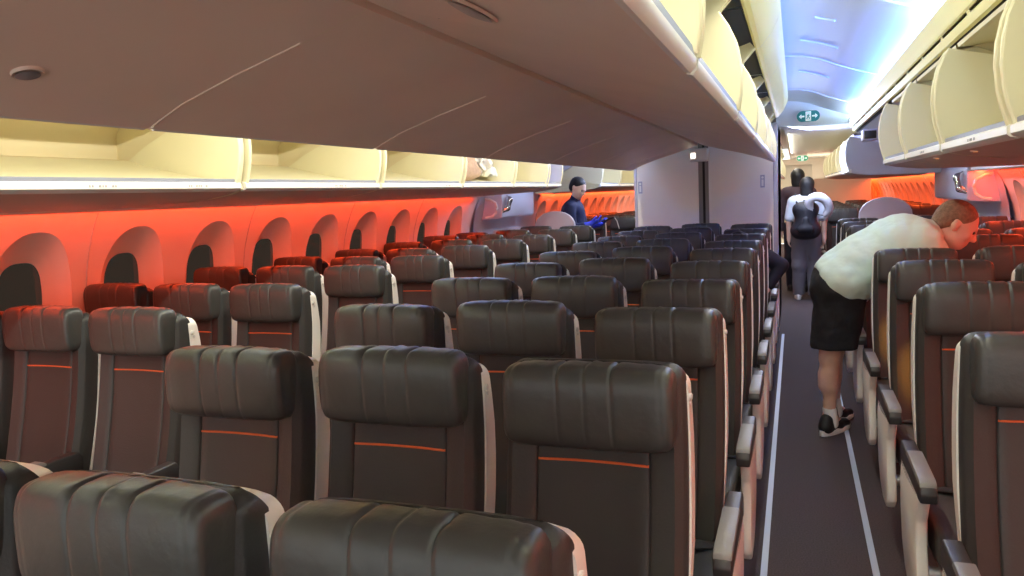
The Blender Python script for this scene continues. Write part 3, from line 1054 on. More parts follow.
# exit signs
def exit_sign(name, loc, sc, label, face, body):
    r = empty(name, loc)
    tag(r, label, 'exit sign')
    W, H = 0.118 * sc, 0.060 * sc
    n = 20
    pill = lambda g: [((W - H) * (1 if math.cos(2 * math.pi * k / n + 1e-4) > 0 else -1) + (H * g) * math.cos(2 * math.pi * k / n + 1e-4), H * g * math.sin(2 * math.pi * k / n + 1e-4)) for k in range(n)]
    MB().prism(pill(1.10), 0.0, 0.02).build('frame', 'white', r)
    MB().prism(pill(1.0), -0.004, 0.0).build('face', body, r)
    y0, y1 = -0.008, -0.003
    MB().box(-0.028 * sc, 0.028 * sc, y0, y1, -0.050 * sc, 0.050 * sc).build('centre_square', face, r, False)
    ar = lambda sg: [(sg * a * sc, b_ * sc) for a, b_ in ((0.096, 0.0), (0.070, 0.026), (0.070, 0.008), (0.040, 0.008), (0.040, -0.008), (0.070, -0.008), (0.070, -0.026))]
    for sg in (-1, 1):
        MB().prism(ar(sg), y0, y1).build('arrow', face, r, False)
    rn = MB()     # running figure
    q = lambda pts, r_: rn.tube([(a * sc, -0.0095, b_ * sc) for a, b_ in pts], r_ * sc, 6)
    q([(0.004, 0.030), (0.004, 0.034)], 0.0075)
    q([(0.002, 0.018), (-0.004, -0.008)], 0.0065)
    q([(-0.004, -0.008), (0.012, -0.016), (0.008, -0.036)], 0.0045)
    q([(-0.004, -0.008), (-0.012, -0.024), (-0.022, -0.028)], 0.0045)
    q([(0.002, 0.016), (0.016, 0.006), (0.020, 0.012)], 0.0035)
    q([(0.002, 0.016), (-0.012, 0.010), (-0.014, -0.002)], 0.0035)
    rn.build('running_figure', body, r)
    return r


exit_sign('exit_sign', (1.035, 8.98, 2.245), 1.0, 'teal pill-shaped exit sign with two white arrows and running figure, on the aisle ceiling', 'signwhite', 'teal')
exit_sign('exit_sign', (1.04, 17.0, 2.05), 0.95, 'small green exit sign hanging far down the aisle over the end door', 'signwhite', 'green')

# ------------------------------------------------------------------ far end of the cabin
struct(MB().box(-2.7, 0.55, 20.35, 20.5, 0, 2.15).box(1.30, 2.7, 20.35, 20.5, 0, 2.15).box(0.55, 1.30, 20.35, 20.5, 2.0, 2.15).box(0.4, 1.5, 20.9, 21.0, 0, 2.15).build('wall_rear', 'rear', None, False))
o = empty('lavatory_block', (1.78, 17.6, 0))
tag(o, 'tan lavatory block at the far end, right of the aisle', 'partition')
MB().box(-0.62, 0.62, 0.0, 2.6, 0, 1.62, 0.02).build('body', 'rear', o, False)
MB().box(-0.64, -0.62, 0.6, 1.3, 0.05, 1.58, 0.004).build('door', 'header', o, False)
MB().tube([(-0.63, 0.0, 0.1), (-0.63, 0.0, 1.6)], 0.02, 8).build('corner_trim', 'white', o)

# ------------------------------------------------------------------ people
def sdf_mesh(prims, h, cuts=()):
    """smooth union of tapered capsules and ellipsoids, surfaced as one continuous mesh"""
    lo, hi = np.full(3, 1e9), np.full(3, -1e9)
    for p in prims:
        if p[0] == 'c':
            for q, r in ((p[1], p[3]), (p[2], p[4])):
                lo = np.minimum(lo, np.array(q) - r)
                hi = np.maximum(hi, np.array(q) + r)
        else:
            R = max(p[2])
            lo = np.minimum(lo, np.array(p[1]) - R)
            hi = np.maximum(hi, np.array(p[1]) + R)
    lo -= 3 * h
    hi += 3 * h
    n = np.ceil((hi - lo) / h).astype(int) + 1
    ax = [lo[i] + h * np.arange(n[i]) for i in range(3)]
    F = np.full(n, 1.0)

    def field(p, X):
        if p[0] == 'c':
            a, b, r0, r1 = np.array(p[1]), np.array(p[2]), p[3], p[4]
            d = b - a
            t = np.clip(((X - a) @ d) / max(d @ d, 1e-12), 0, 1)
            return np.linalg.norm(X - (a + t[..., None] * d), axis=-1) - (r0 + (r1 - r0) * t)
        c, rad, R = np.array(p[1]), np.array(p[2]), p[3]
        q = X - c
        if R is not None:
            q = q @ R
        k0 = np.linalg.norm(q / rad, axis=-1)
        k1 = np.linalg.norm(q / rad ** 2, axis=-1)
        return k0 * (k0 - 1) / np.maximum(k1, 1e-9)
    for p, neg in [(q, False) for q in prims] + [(q, True) for q in cuts]:
        k = p[-1] if p[0] == 'c' and len(p) > 5 else (p[4] if p[0] == 'e' and len(p) > 4 else 0.02)
        if p[0] == 'c':
            r = max(p[3], p[4]) + k + 2 * h
            b0 = np.minimum(p[1], p[2]) - r
            b1 = np.maximum(p[1], p[2]) + r
        else:
            r = max(p[2]) + k + 2 * h
            b0 = np.array(p[1]) - r
            b1 = np.array(p[1]) + r
        i0 = np.clip(np.floor((b0 - lo) / h).astype(int), 0, n - 1)
        i1 = np.clip(np.ceil((b1 - lo) / h).astype(int) + 1, 1, n)
        sl = tuple(slice(a, b) for a, b in zip(i0, i1))
        X = np.stack(np.meshgrid(*[ax[i][sl[i]] for i in range(3)], indexing='ij'), -1)
        d = field(p, X)
        f = F[sl]
        if neg:
            d = -d
            hh = np.clip(0.5 - 0.5 * (f - d) / k, 0, 1)
            F[sl] = f * (1 - hh) + d * hh + k * hh * (1 - hh)
        else:
            hh = np.clip(0.5 + 0.5 * (f - d) / k, 0, 1)
            F[sl] = f * (1 - hh) + d * hh - k * hh * (1 - hh)
    # surface nets
    ins = F < 0
    c = [ins[i:n[0] - 1 + i, j:n[1] - 1 + j, k:n[2] - 1 + k] for i in (0, 1) for j in (0, 1) for k in (0, 1)]
    cnt = sum(a.astype(np.int8) for a in c)
    act = (cnt > 0) & (cnt < 8)
    idx = -np.ones(act.shape, int)
    cells = np.argwhere(act)
    idx[act] = np.arange(len(cells))
    acc = np.zeros((len(cells), 3))
    num = np.zeros(len(cells))
    offs = [(i, j, k) for i in (0, 1) for j in (0, 1) for k in (0, 1)]
    for a in range(8):
        for b in range(a + 1, 8):
            o1, o2 = np.array(offs[a]), np.array(offs[b])
            if np.abs(o1 - o2).sum() != 1:
                continue
            f1 = F[tuple((cells + o1).T)]
            f2 = F[tuple((cells + o2).T)]
            mk = (f1 < 0) != (f2 < 0)
            t = np.where(mk, f1 / np.where(mk, f1 - f2, 1), 0)
            acc += np.where(mk[:, None], o1 + t[:, None] * (o2 - o1), 0)
            num += mk
    V = lo + h * (cells + acc / num[:, None])
    faces = []
    for d in range(3):
        e = np.eye(3, dtype=int)
        u, v = (d + 1) % 3, (d + 2) % 3
        a = ins[tuple(slice(0, n[q] - 1) if q == d else slice(0, n[q]) for q in range(3))]
        b = ins[tuple(slice(1, n[q]) if q == d else slice(0, n[q]) for q in range(3))]
        for pos in np.argwhere(a != b):
            if pos[u] < 1 or pos[v] < 1 or pos[u] >= n[u] - 1 or pos[v] >= n[v] - 1:
                continue
            q = [idx[tuple(pos)], idx[tuple(pos - e[u])], idx[tuple(pos - e[u] - e[v])], idx[tuple(pos - e[v])]]
            faces.append(q if a[tuple(pos)] else q[::-1])
    return V, faces


def sculpt(name, prims, material, parent, h, cuts=(), smooth_it=1):
    V, Fc = sdf_mesh(prims, h, cuts)
    if parent is not None:
        V = V - np.array(parent.location)
    o = mesh(name, V.tolist(), Fc, material, parent, True, 180)
    if smooth_it:
        md = o.modifiers.new('soft', 'SMOOTH')
        md.factor = 0.5
        md.iterations = smooth_it
    return o


FOLDS = bpy.data.textures.new('cloth_folds', 'CLOUDS')
FOLDS.noise_scale = 0.11
FOLDS.noise_depth = 1


def folds(o, strength):
    md = o.modifiers.new('folds', 'DISPLACE')
    md.texture = FOLDS
    md.texture_coords = 'LOCAL'
    md.strength = strength
    md.mid_level = 0.5


def V3(*a):
    return np.array(a, float)


def frame(fwd, upv):
    f = np.array(fwd, float)
    f /= np.linalg.norm(f)
    u = np.array(upv, float)
    u = u - f * (u @ f)
    u /= np.linalg.norm(u)
    return f, u, np.cross(f, u)      # forward, up, right


def head_prims(c, fwd, upv, sc=1.0):
    f, u, r = frame(fwd, upv)
    R = np.stack([f, u, r], 1)
    P = lambda a, b, d: c + (f * a + u * b + r * d) * sc
    E = lambda a, b, d, rad, k=0.015: ('e', P(a, b, d), np.array(rad) * sc, R, k)
    pr = [E(-0.010, 0.030, 0, (0.098, 0.088, 0.077)),
          E(0.030, -0.025, 0, (0.062, 0.080, 0.062), 0.03),
          E(0.052, -0.082, 0, (0.036, 0.026, 0.034), 0.025),       # chin
          E(0.020, -0.060, 0, (0.052, 0.040, 0.054), 0.03),        # jaw
          E(0.085, 0.018, 0, (0.014, 0.012, 0.040), 0.02),         # brow
          ('c', P(0.092, 0.005, 0), P(0.110, -0.028, 0), 0.008 * sc, 0.013 * sc, 0.012),
          E(0.098, -0.034, 0, (0.012, 0.008, 0.017), 0.01),
          E(0.086, -0.056, 0, (0.012, 0.007, 0.024), 0.008),       # lips
          E(0.084, -0.066, 0, (0.011, 0.007, 0.020), 0.008)]
    for s in (-1, 1):
        pr += [E(0.060, -0.022, s * 0.040, (0.024, 0.024, 0.022), 0.02),
               E(-0.010, -0.008, s * 0.078, (0.018, 0.031, 0.009), 0.006),
               E(-0.016, 0.008, s * 0.084, (0.012, 0.018, 0.007), 0.006)]
    cuts = [E(0.098, 0.000, s * 0.032, (0.014, 0.011, 0.017), 0.012) for s in (-1, 1)]
    return pr, cuts, P, R


def hand_prims(wrist, direction, palm_n, sc=1.0, curl=0.5, side=1):
    """palm plus five separate, bent fingers; side=+1 puts the thumb on the +cross side"""
    d, n_, r = frame(direction, palm_n)
    r = r * side
    P = lambda a, b, c: wrist + (d * a + r * b + n_ * c) * sc
    pr = [('c', P(0.0, 0, 0), P(0.03, 0, 0), 0.026 * sc, 0.028 * sc, 0.012),
          ('c', P(0.03, -0.020, 0), P(0.085, -0.026, 0), 0.016 * sc, 0.013 * sc, 0.012),
          ('c', P(0.03, 0.016, 0), P(0.09, 0.026, 0), 0.018 * sc, 0.013 * sc, 0.012),
          ('c', P(0.03, 0.0, 0), P(0.09, 0.0, 0), 0.017 * sc, 0.013 * sc, 0.012)]
    for b, ln in ((0.029, 0.072), (0.010, 0.080), (-0.010, 0.074), (-0.028, 0.058)):
        p = P(0.088, b, 0)
        ang = 0.15
        rad = 0.0092 * sc
        for seg in (0.45, 0.32, 0.23):
            ang += curl * 0.75
            q = p + (d * math.cos(ang) + n_ * math.sin(ang) + r * b * 1.6) * ln * seg * sc
            pr.append(('c', p, q, rad, rad * 0.9, 0.004))
            p, rad = q, rad * 0.9
    t0, t1, t2 = P(0.022, 0.022, 0.006), P(0.058, 0.052, 0.020), P(0.088, 0.058, 0.034)
    pr += [('c', t0, t1, 0.015 * sc, 0.011 * sc, 0.008), ('c', t1, t2, 0.0105 * sc, 0.009 * sc, 0.005)]
    return pr


def limb(a, b, r0, r1, k=0.02):
    return ('c', np.array(a, float), np.array(b, float), r0, r1, k)


def shoe(parent, heel, direction, L, material, sole, h=0.008):
    d, u, r = frame(direction, (0, 0, 1))
    P = lambda a, b, c: np.array(heel) + d * a + u * b + r * c
    pr = [('e', P(0.05, 0.055, 0), np.array((0.055, 0.045, 0.036)), np.stack([d, u, r], 1), 0.02),
          ('c', P(0.04, 0.05, 0), P(L * 0.55, 0.045, 0), 0.036, 0.036, 0.02),
          ('c', P(L * 0.55, 0.042, 0), P(L - 0.04, 0.036, 0.004), 0.040, 0.030, 0.02),
          ('c', P(0.045, 0.06, 0), P(0.05, 0.095, 0), 0.036, 0.038, 0.02)]
    cut = [('e', P(L / 2, -0.05, 0), np.array((0.4, 0.06, 0.3)), np.stack([d, u, r], 1), 0.004)]
    o = sculpt('shoe', pr, material, parent, h, cut)
    n = 22
    ring = lambda g, z: [P(L / 2 - 0.002 + (L / 2 + 0.006) * g * math.cos(2 * math.pi * k / n), z + (0.012 * max(0, -math.cos(2 * math.pi * k / n)) if z > 0.02 else 0),
                           (0.040 + 0.006 * math.cos(2 * math.pi * k / n)) * g * spow(math.sin(2 * math.pi * k / n), 0.75)) for k in range(n)]
    rr = [[tuple(p - np.array(parent.location)) for p in q] for q in (ring(0.93, 0.0), ring(1.0, 0.006), ring(1.0, 0.026), ring(0.9, 0.034))]
    so = MB().loft(rr).build('sole', sole, o)
    return o


def eyes(P, R, parent, sc, body):
    for s in (-1, 1):
        sculpt('eye', [('e', P(0.082, 0.002, s * 0.032), np.array((0.011, 0.010, 0.012)) * sc, R, 0.002)], 'eye', parent, 0.004)


# --- man in the mint T-shirt, bent over the right block
man = empty('person', (1.12, 4.86, 0))
tag(man, 'person in pale mint T-shirt and black shorts bending over the seats right of the aisle', 'person')
rhip, lhip = V3(1.12, 4.78, 0.86), V3(1.15, 4.97, 0.86)
rk, lk = V3(1.085, 4.76, 0.47), V3(1.12, 5.00, 0.47)
ra, la = V3(1.085, 4.77, 0.10), V3(1.12, 5.01, 0.10)
pel, waist, chest, neck = V3(1.14, 4.86, 0.92), V3(1.28, 4.86, 1.035), V3(1.47, 4.86, 1.135), V3(1.625, 4.86, 1.185)
hc = V3(1.745, 4.85, 1.235)
rsh, lsh = V3(1.575, 4.69, 1.165), V3(1.575, 5.03, 1.165)
rel, lel = V3(1.70, 4.74, 0.92), V3(1.74, 5.05, 0.92)
rwr, lwr = V3(1.90, 4.82, 0.79), V3(1.94, 5.03, 0.80)
hp, hcut, HP, HR = head_prims(hc, (0.86, -0.06, -0.50), (0.50, 0, 0.86), 1.10)
body = [('c', pel, waist, 0.150, 0.135, 0.05), ('c', waist, chest, 0.130, 0.150, 0.05),
        limb(chest + V3(0, -0.07, 0), chest + V3(0, 0.07, 0), 0.13, 0.13, 0.05), limb(pel + V3(0, -0.07, 0), pel + V3(0, 0.07, 0), 0.13, 0.13, 0.05),
        limb(V3(1.56, 4.76, 1.17), V3(1.56, 4.96, 1.17), 0.085, 0.085, 0.05),
        limb(neck, hc - V3(0.03, 0, 0.02), 0.066, 0.060, 0.03)]
for sh, el, wr, n_, sd in ((rsh, rel, rwr, V3(0, 0.3, -1), 1), (lsh, lel, lwr, V3(0, -0.3, -1), -1)):
    body += [limb(sh, el, 0.056, 0.043, 0.03), limb(el, wr, 0.044, 0.029)]
    body += hand_prims(wr, wr - el, n_, 1.0, 0.5, sd)
for hpj, kn, an in ((rhip, rk, ra), (lhip, lk, la)):
    body += [limb(an, an + V3(0.055, 0.084, -0.045), 0.034, 0.026), limb(hpj, kn, 0.088, 0.058, 0.03), limb(kn + V3(-0.012, 0, -0.10), kn + V3(-0.012, 0, -0.16), 0.054, 0.052, 0.03),
             limb(kn, an, 0.050, 0.034, 0.03)]
sculpt('body', body + hp, 'skin', man, 0.009, hcut, 1)
shirt = [('c', V3(1.175, 4.86, 0.945), waist, 0.172, 0.160, 0.05), ('c', waist, chest, 0.160, 0.172, 0.05),
         limb(V3(1.17, 4.77, 0.935), V3(1.17, 4.95, 0.935), 0.155, 0.155, 0.05),
         limb(waist + V3(0, -0.06, -0.02), waist + V3(0, 0.06, -0.02), 0.15, 0.15, 0.05),
         limb(chest + V3(0, -0.075, 0), chest + V3(0, 0.075, 0), 0.148, 0.148, 0.06),
         limb(V3(1.555, 4.75, 1.165), V3(1.555, 4.97, 1.165), 0.108, 0.108, 0.05),
         limb(chest, V3(1.625, 4.86, 1.185), 0.13, 0.078, 0.04),
         limb(rsh, rsh * 0.30 + rel * 0.70, 0.080, 0.074, 0.03), limb(lsh, lsh * 0.30 + lel * 0.70, 0.080, 0.074, 0.03)]
# soft folds pulled across the side of the shirt
for i, (x, z, dx, dz, r_) in enumerate(((1.27, 0.93, 0.16, 0.08, 0.014), (1.33, 0.90, 0.20, 0.10, 0.012), (1.22, 0.90, 0.12, 0.10, 0.013), (1.44, 1.02, 0.10, 0.12, 0.014))):
    shirt.append(limb(V3(x, 4.715, z), V3(x + dx, 4.705, z + dz), r_, r_ * 0.7, 0.03))
ax_ = (waist - pel) / np.linalg.norm(waist - pel)
hemR = np.stack([ax_, np.cross(ax_, V3(0, 1, 0)), V3(0, 1, 0)], 1)
hem_cut = [('e', V3(1.135, 4.86, 0.865) - ax_ * 0.20, np.array((0.215, 0.42, 0.42)), hemR, 0.004)]
neck_cut = [('e', V3(1.70, 4.86, 1.215), np.array((0.062, 0.09, 0.075)), None, 0.01)]
folds(sculpt('t_shirt', shirt, 'mint', man, 0.009, hem_cut + neck_cut, 2), 0.030)
sh_ = [limb(pel + V3(0, -0.075, -0.02), pel + V3(0, 0.075, -0.02), 0.150, 0.150, 0.05), limb(pel, V3(1.20, 4.86, 0.965), 0.15, 0.13, 0.05),
       limb(rhip, rk * 0.90 + rhip * 0.10, 0.122, 0.112, 0.05), limb(lhip, lk * 0.90 + lhip * 0.10, 0.120, 0.112, 0.05),
       limb(rhip + V3(0.06, 0, 0.0), V3(1.16, 4.765, 0.56), 0.10, 0.09, 0.05)]
hem = [('e', V3(1.12, 4.88, 0.38), np.array((0.6, 0.6, 0.165)), None, 0.004)]
folds(sculpt('shorts', sh_, 'shorts', man, 0.010, hem, 1), 0.022)
f_, u_, r_ = frame((0.86, -0.06, -0.50), (0.50, 0, 0.86))
E_ = lambda a, b, d, rad, k=0.015: ('e', HP(a, b, d), np.array(rad) * 1.10, HR, k)
hair = [E_(-0.018, 0.040, 0, (0.098, 0.087, 0.082)), E_(-0.060, -0.010, 0, (0.055, 0.065, 0.070), 0.03)]
hair_cut = [E_(0.105, -0.020, 0, (0.070, 0.085, 0.12), 0.01), E_(0.020, -0.085, 0, (0.085, 0.082, 0.14), 0.015), E_(-0.006, -0.010, 0.085, (0.024, 0.034, 0.03), 0.008), E_(-0.006, -0.010, -0.085, (0.024, 0.034, 0.03), 0.008)]
sculpt('hair', hair, 'hairb', man, 0.007, hair_cut, 1)
eyes(HP, HR, man, 1.10, None)
for an in (ra, la):
    sculpt('sock', [limb(an + V3(0, 0, 0.055), an + V3(0.01, 0, -0.03), 0.040, 0.042, 0.01)], 'white', man, 0.008)
    shoe(man, (an[0] - 0.045, an[1] - 0.07, 0.0), (0.55, 0.84, 0), 0.285, 'black', 'white')

# --- traveller with the backpack, walking away down the aisle
tr = empty('person', (1.03, 10.5, 0))
tag(tr, 'person walking away down the aisle with black backpack, grey trousers and a neck pillow', 'person')
X, Yp = 1.03, 10.5
hc = V3(X + 0.01, Yp + 0.02, 1.475)
hp, hcut, HP, HR = head_prims(hc, (0, 1, -0.05), (0, 0.05, 1), 1.0)
pts = {}
body = [limb((X, Yp, 0.88), (X, Yp, 1.05), 0.125, 0.115, 0.05), limb((X, Yp, 1.05), (X, Yp, 1.24), 0.115, 0.125, 0.05),
        limb((X - 0.12, Yp, 1.29), (X + 0.12, Yp, 1.29), 0.065, 0.065, 0.05), limb((X, Yp, 1.28), (X, Yp + 0.01, 1.44), 0.055, 0.052, 0.03)]
for s in (-1, 1):
    sh, el, wr = V3(X + s * 0.165, Yp, 1.285), V3(X + s * 0.215, Yp + 0.01, 1.03), V3(X + s * 0.215, Yp - 0.03 * s, 0.82)
    hipj, kn, an = V3(X + s * 0.085, Yp, 0.86), V3(X + s * 0.095, Yp + 0.03 * s, 0.46), V3(X + s * 0.09, Yp - 0.05 * s, 0.09)
    pts[s] = (sh, el, wr, hipj, kn, an)
    body += [limb(sh, el, 0.045, 0.036), limb(el, wr, 0.036, 0.025)] + hand_prims(wr, wr - el, V3(-s, 0, 0.0), 0.95, 0.45, s)
    body += [limb(hipj, kn, 0.082, 0.052, 0.03), limb(kn, an, 0.05, 0.034), limb(an, an + V3(0, 0.12, -0.05), 0.034, 0.026)]
sculpt('body', body + hp, 'skin2', tr, 0.012, hcut, 1)
shirt = [limb((X, Yp, 0.90), (X, Yp, 1.06), 0.145, 0.135, 0.05), limb((X, Yp, 1.06), (X, Yp, 1.24), 0.138, 0.148, 0.05),
         limb((X - 0.12, Yp, 1.285), (X + 0.12, Yp, 1.285), 0.085, 0.085, 0.05)]
for s in (-1, 1):
    sh, el = pts[s][:2]
    shirt.append(limb(sh, sh * 0.2 + el * 0.8, 0.068, 0.064, 0.03))
sculpt('t_shirt', shirt, 'paleblue', tr, 0.013, (), 1)
tz = [limb((X, Yp, 0.84), (X, Yp, 0.92), 0.15, 0.14, 0.05)]
for s in (-1, 1):
    hipj, kn, an = pts[s][3:]
    tz += [limb(hipj, kn, 0.105, 0.085, 0.05), limb(kn, an + V3(0, 0, 0.0), 0.085, 0.078, 0.04)]
folds(sculpt('trousers', tz, 'greysuit', tr, 0.013, [('e', V3(X, Yp, -0.05), np.array((0.5, 0.5, 0.115)), None, 0.004)], 1), 0.024)
EE = lambda a, b, d, rad, k=0.02: ('e', HP(a, b, d), np.array(rad), HR, k)
sculpt('hair', [EE(-0.02, 0.035, 0, (0.105, 0.098, 0.092)), EE(-0.060, -0.06, 0, (0.055, 0.10, 0.085), 0.04), EE(-0.055, -0.15, 0, (0.04, 0.08, 0.075), 0.04)], 'hairk', tr, 0.011, [EE(0.11, -0.03, 0, (0.08, 0.10, 0.12), 0.01)], 1)
eyes(HP, HR, tr, 1.0, None)
for s in (-1, 1):
    an = pts[s][5]
    shoe(tr, (an[0], an[1] - 0.075, 0.0), (0.1 * s, 1, 0), 0.25, 'white', 'white', 0.011)
# the backpack hangs on the traveller: a thing of its own
bp = empty('backpack', (X - 0.01, Yp - 0.19, 1.06))
tag(bp, 'black backpack on the back of the person walking down the aisle', 'backpack')
bx, by, bz = X - 0.01, Yp - 0.205, 1.06
sculpt('main_bag', [limb((bx - 0.07, by, bz + 0.13), (bx + 0.07, by, bz + 0.13), 0.09, 0.09, 0.05), limb((bx - 0.08, by, bz - 0.14), (bx + 0.08, by, bz - 0.14), 0.105, 0.105, 0.05),
                    limb((bx, by, bz - 0.1), (bx, by, bz + 0.1), 0.14, 0.12, 0.06)], 'pack', bp, 0.013, (), 1)
sculpt('front_pocket', [limb((bx - 0.05, by - 0.11, bz - 0.12), (bx + 0.05, by - 0.11, bz - 0.12), 0.055, 0.055, 0.03), limb((bx, by - 0.105, bz - 0.1), (bx, by - 0.10, bz), 0.06, 0.05, 0.04)], 'pack', bp, 0.012, (), 1)
for s in (-1, 1):
    MB().tube([(s * 0.09 , 0.06, 0.17), (s * 0.115, 0.14, 0.268), (s * 0.12, 0.20, 0.318), (s * 0.12, 0.275, 0.285), (s * 0.125, 0.315, 0.18), (s * 0.145, 0.285, 0.02), (s * 0.15, 0.19, -0.10), (s * 0.13, 0.05, -0.16)], 0.017, 8).build('shoulder_strap', 'pack', bp)
MB().tube([(-0.03, 0.0, 0.215), (-0.025, 0.0, 0.245), (0.025, 0.0, 0.245), (0.03, 0.0, 0.215)], 0.007, 8).build('carry_loop', 'pack', bp)
# neck pillow slung over the right shoulder
npi = empty('neck_pillow', (1.165, 10.27, 1.255))
tag(npi, 'pale grey U-shaped neck pillow clipped on the black backpack, by the right shoulder', 'pillow')
pp = []
for k in range(15):
    t = math.radians(-150 + 300 * k / 14)
    pp.append((0.118 * math.sin(t) + 0.01, -0.06 - 0.045 * math.cos(t), 0.118 * math.cos(t) - 0.03 - 0.03 * math.sin(t)))
MB().tube(pp, [0.034] + [0.052 + 0.006 * math.sin(math.pi * k / 12) for k in range(13)] + [0.030], 14).build('cushion', 'pillow', npi)
MB().tube([pp[0], ((pp[0][0] + pp[-1][0]) / 2, pp[0][1] - 0.01, pp[0][2] - 0.02), pp[-1]], 0.006, 6).build('closing_cord', 'pack', npi)

# --- person ahead of the traveller
p2 = empty('person', (0.93, 11.35, 0))
tag(p2, 'dark-haired person in dark plum jacket, mostly hidden ahead of the backpack wearer', 'person')
X, Yp = 0.93, 11.35
hc = V3(X, Yp + 0.02, 1.60)
hp, hcut, HP, HR = head_prims(hc, (0, 1, 0), (0, 0, 1), 1.0)
pts = {}
body = [limb((X, Yp, 0.94), (X, Yp, 1.15), 0.125, 0.12, 0.05), limb((X, Yp, 1.15), (X, Yp, 1.36), 0.12, 0.13, 0.05), limb((X - 0.13, Yp, 1.40), (X + 0.13, Yp, 1.40), 0.07, 0.07, 0.05),
        limb((X, Yp, 1.4), (X, Yp, 1.56), 0.056, 0.054, 0.03)]
jk = [limb((X, Yp, 0.88), (X, Yp, 1.15), 0.155, 0.145, 0.05), limb((X, Yp, 1.15), (X, Yp, 1.34), 0.148, 0.155, 0.05), limb((X - 0.13, Yp, 1.395), (X + 0.13, Yp, 1.395), 0.092, 0.092, 0.05)]
tz = [limb((X, Yp, 0.88), (X, Yp, 0.96), 0.15, 0.14, 0.05)]
for s in (-1, 1):
    sh, el, wr = V3(X + s * 0.18, Yp, 1.39), V3(X + s * 0.235, Yp, 1.11), V3(X + s * 0.22, Yp + 0.06, 0.87)
    hipj, kn, an = V3(X + s * 0.09, Yp, 0.92), V3(X + s * 0.10, Yp + 0.05 * s, 0.49), V3(X + s * 0.095, Yp - 0.04 * s, 0.09)
    body += [limb(sh, el, 0.048, 0.038), limb(el, wr, 0.038, 0.026)] + hand_prims(wr, wr - el, V3(-s, 0, 0), 1.0, 0.45, s)
    body += [limb(hipj, kn, 0.085, 0.054), limb(kn, an, 0.05, 0.035), limb(an, an + V3(0, 0.12, -0.05), 0.034, 0.026)]
    jk += [limb(sh, el, 0.07, 0.06, 0.03), limb(el, wr - (wr - el) * 0.12, 0.058, 0.045, 0.02)]
    tz += [limb(hipj, kn, 0.105, 0.078, 0.04), limb(kn, an, 0.075, 0.062, 0.03)]
    pts[s] = an
sculpt('body', body + hp, 'skin2', p2, 0.013, hcut, 1)
sculpt('jacket', jk, 'plum', p2, 0.013, (), 1)
sculpt('trousers', tz, 'darknavy', p2, 0.013, (), 1)
sculpt('hair', [EE2 for EE2 in [('e', HP(-0.02, 0.035, 0), np.array((0.108, 0.10, 0.095)), HR, 0.02), ('e', HP(-0.055, -0.06, 0), np.array((0.055, 0.10, 0.085)), HR, 0.04)]], 'hairk', p2, 0.012,
       [('e', HP(0.11, -0.03, 0), np.array((0.08, 0.10, 0.12)), HR, 0.01)], 1)
eyes(HP, HR, p2, 1.0, None)
for s in (-1, 1):
    shoe(p2, (pts[s][0], pts[s][1] - 0.075, 0), (0.1 * s, 1, 0), 0.27, 'black', 'black', 0.012)

# --- crew member with tablet and blue gloves near the left exit
st = empty('person', (-1.70, 9.16, 0))
tag(st, 'person in navy uniform and blue gloves standing by the left exit, reading a tablet', 'person')
X, Yp = -1.70, 9.16
hc = V3(X + 0.055, Yp - 0.02, 1.595)
hp, hcut, HP, HR = head_prims(hc, (0.86, -0.30, -0.42), (0.42, 0, 0.90), 1.06)
body = [limb((X - 0.02, Yp, 0.95), (X - 0.03, Yp, 1.12), 0.13, 0.125, 0.05), limb((X - 0.03, Yp, 1.12), (X - 0.03, Yp, 1.30), 0.125, 0.13, 0.05),
        limb((X - 0.02, Yp - 0.14, 1.37), (X - 0.02, Yp + 0.14, 1.37), 0.068, 0.068, 0.05), limb((X - 0.01, Yp, 1.38), (X + 0.03, Yp, 1.54), 0.058, 0.056, 0.03)]
un = [limb((X - 0.02, Yp, 0.90), (X - 0.03, Yp, 1.12), 0.15, 0.148, 0.05), limb((X - 0.03, Yp, 1.12), (X - 0.03, Yp, 1.30), 0.148, 0.152, 0.05),
      limb((X - 0.02, Yp - 0.13, 1.365), (X - 0.02, Yp + 0.13, 1.365), 0.090, 0.090, 0.05), limb((X - 0.01, Yp, 1.40), (X + 0.012, Yp, 1.47), 0.078, 0.068, 0.02)]
tz = [limb((X - 0.02, Yp, 0.90), (X - 0.02, Yp, 0.98), 0.152, 0.145, 0.05)]
gl = {}
for s, sh, el, wr in ((-1, V3(X - 0.01, Yp - 0.19, 1.355), V3(X + 0.03, Yp - 0.24, 1.10), V3(X + 0.24, Yp - 0.16, 1.155)),
                      (1, V3(X - 0.01, Yp + 0.19, 1.355), V3(X + 0.05, Yp + 0.24, 1.10), V3(X + 0.27, Yp + 0.13, 1.13))):
    body += [limb(sh, el, 0.048, 0.038), limb(el, wr, 0.038, 0.027)]
    dr = wr - el
    gl[s] = (wr, dr)
    body += hand_prims(wr, dr + V3(0, -s * 0.02, 0.02), V3(0, -s * 0.5, 0.9), 0.95, 0.35, -s)
    un += [limb(sh, el, 0.072, 0.058, 0.03), limb(el, el * 0.45 + wr * 0.55, 0.055, 0.047, 0.02)]
    hipj, kn, an = V3(X - 0.02, Yp + s * 0.09, 0.92), V3(X, Yp + s * 0.10, 0.49), V3(X - 0.03, Yp + s * 0.10, 0.09)
    body += [limb(hipj, kn, 0.085, 0.054), limb(kn, an, 0.05, 0.035), limb(an, an + V3(0.12, 0, -0.05), 0.034, 0.026)]
    tz += [limb(hipj, kn, 0.105, 0.078, 0.04), limb(kn, an, 0.075, 0.062, 0.03)]
    shoe(st, (X - 0.10, Yp + s * 0.10, 0), (1, 0, 0), 0.28, 'black', 'black', 0.012)
sculpt('body', body + hp, 'skin2', st, 0.010, hcut, 1)
sculpt('uniform_shirt', un, 'navy', st, 0.011, (), 1)
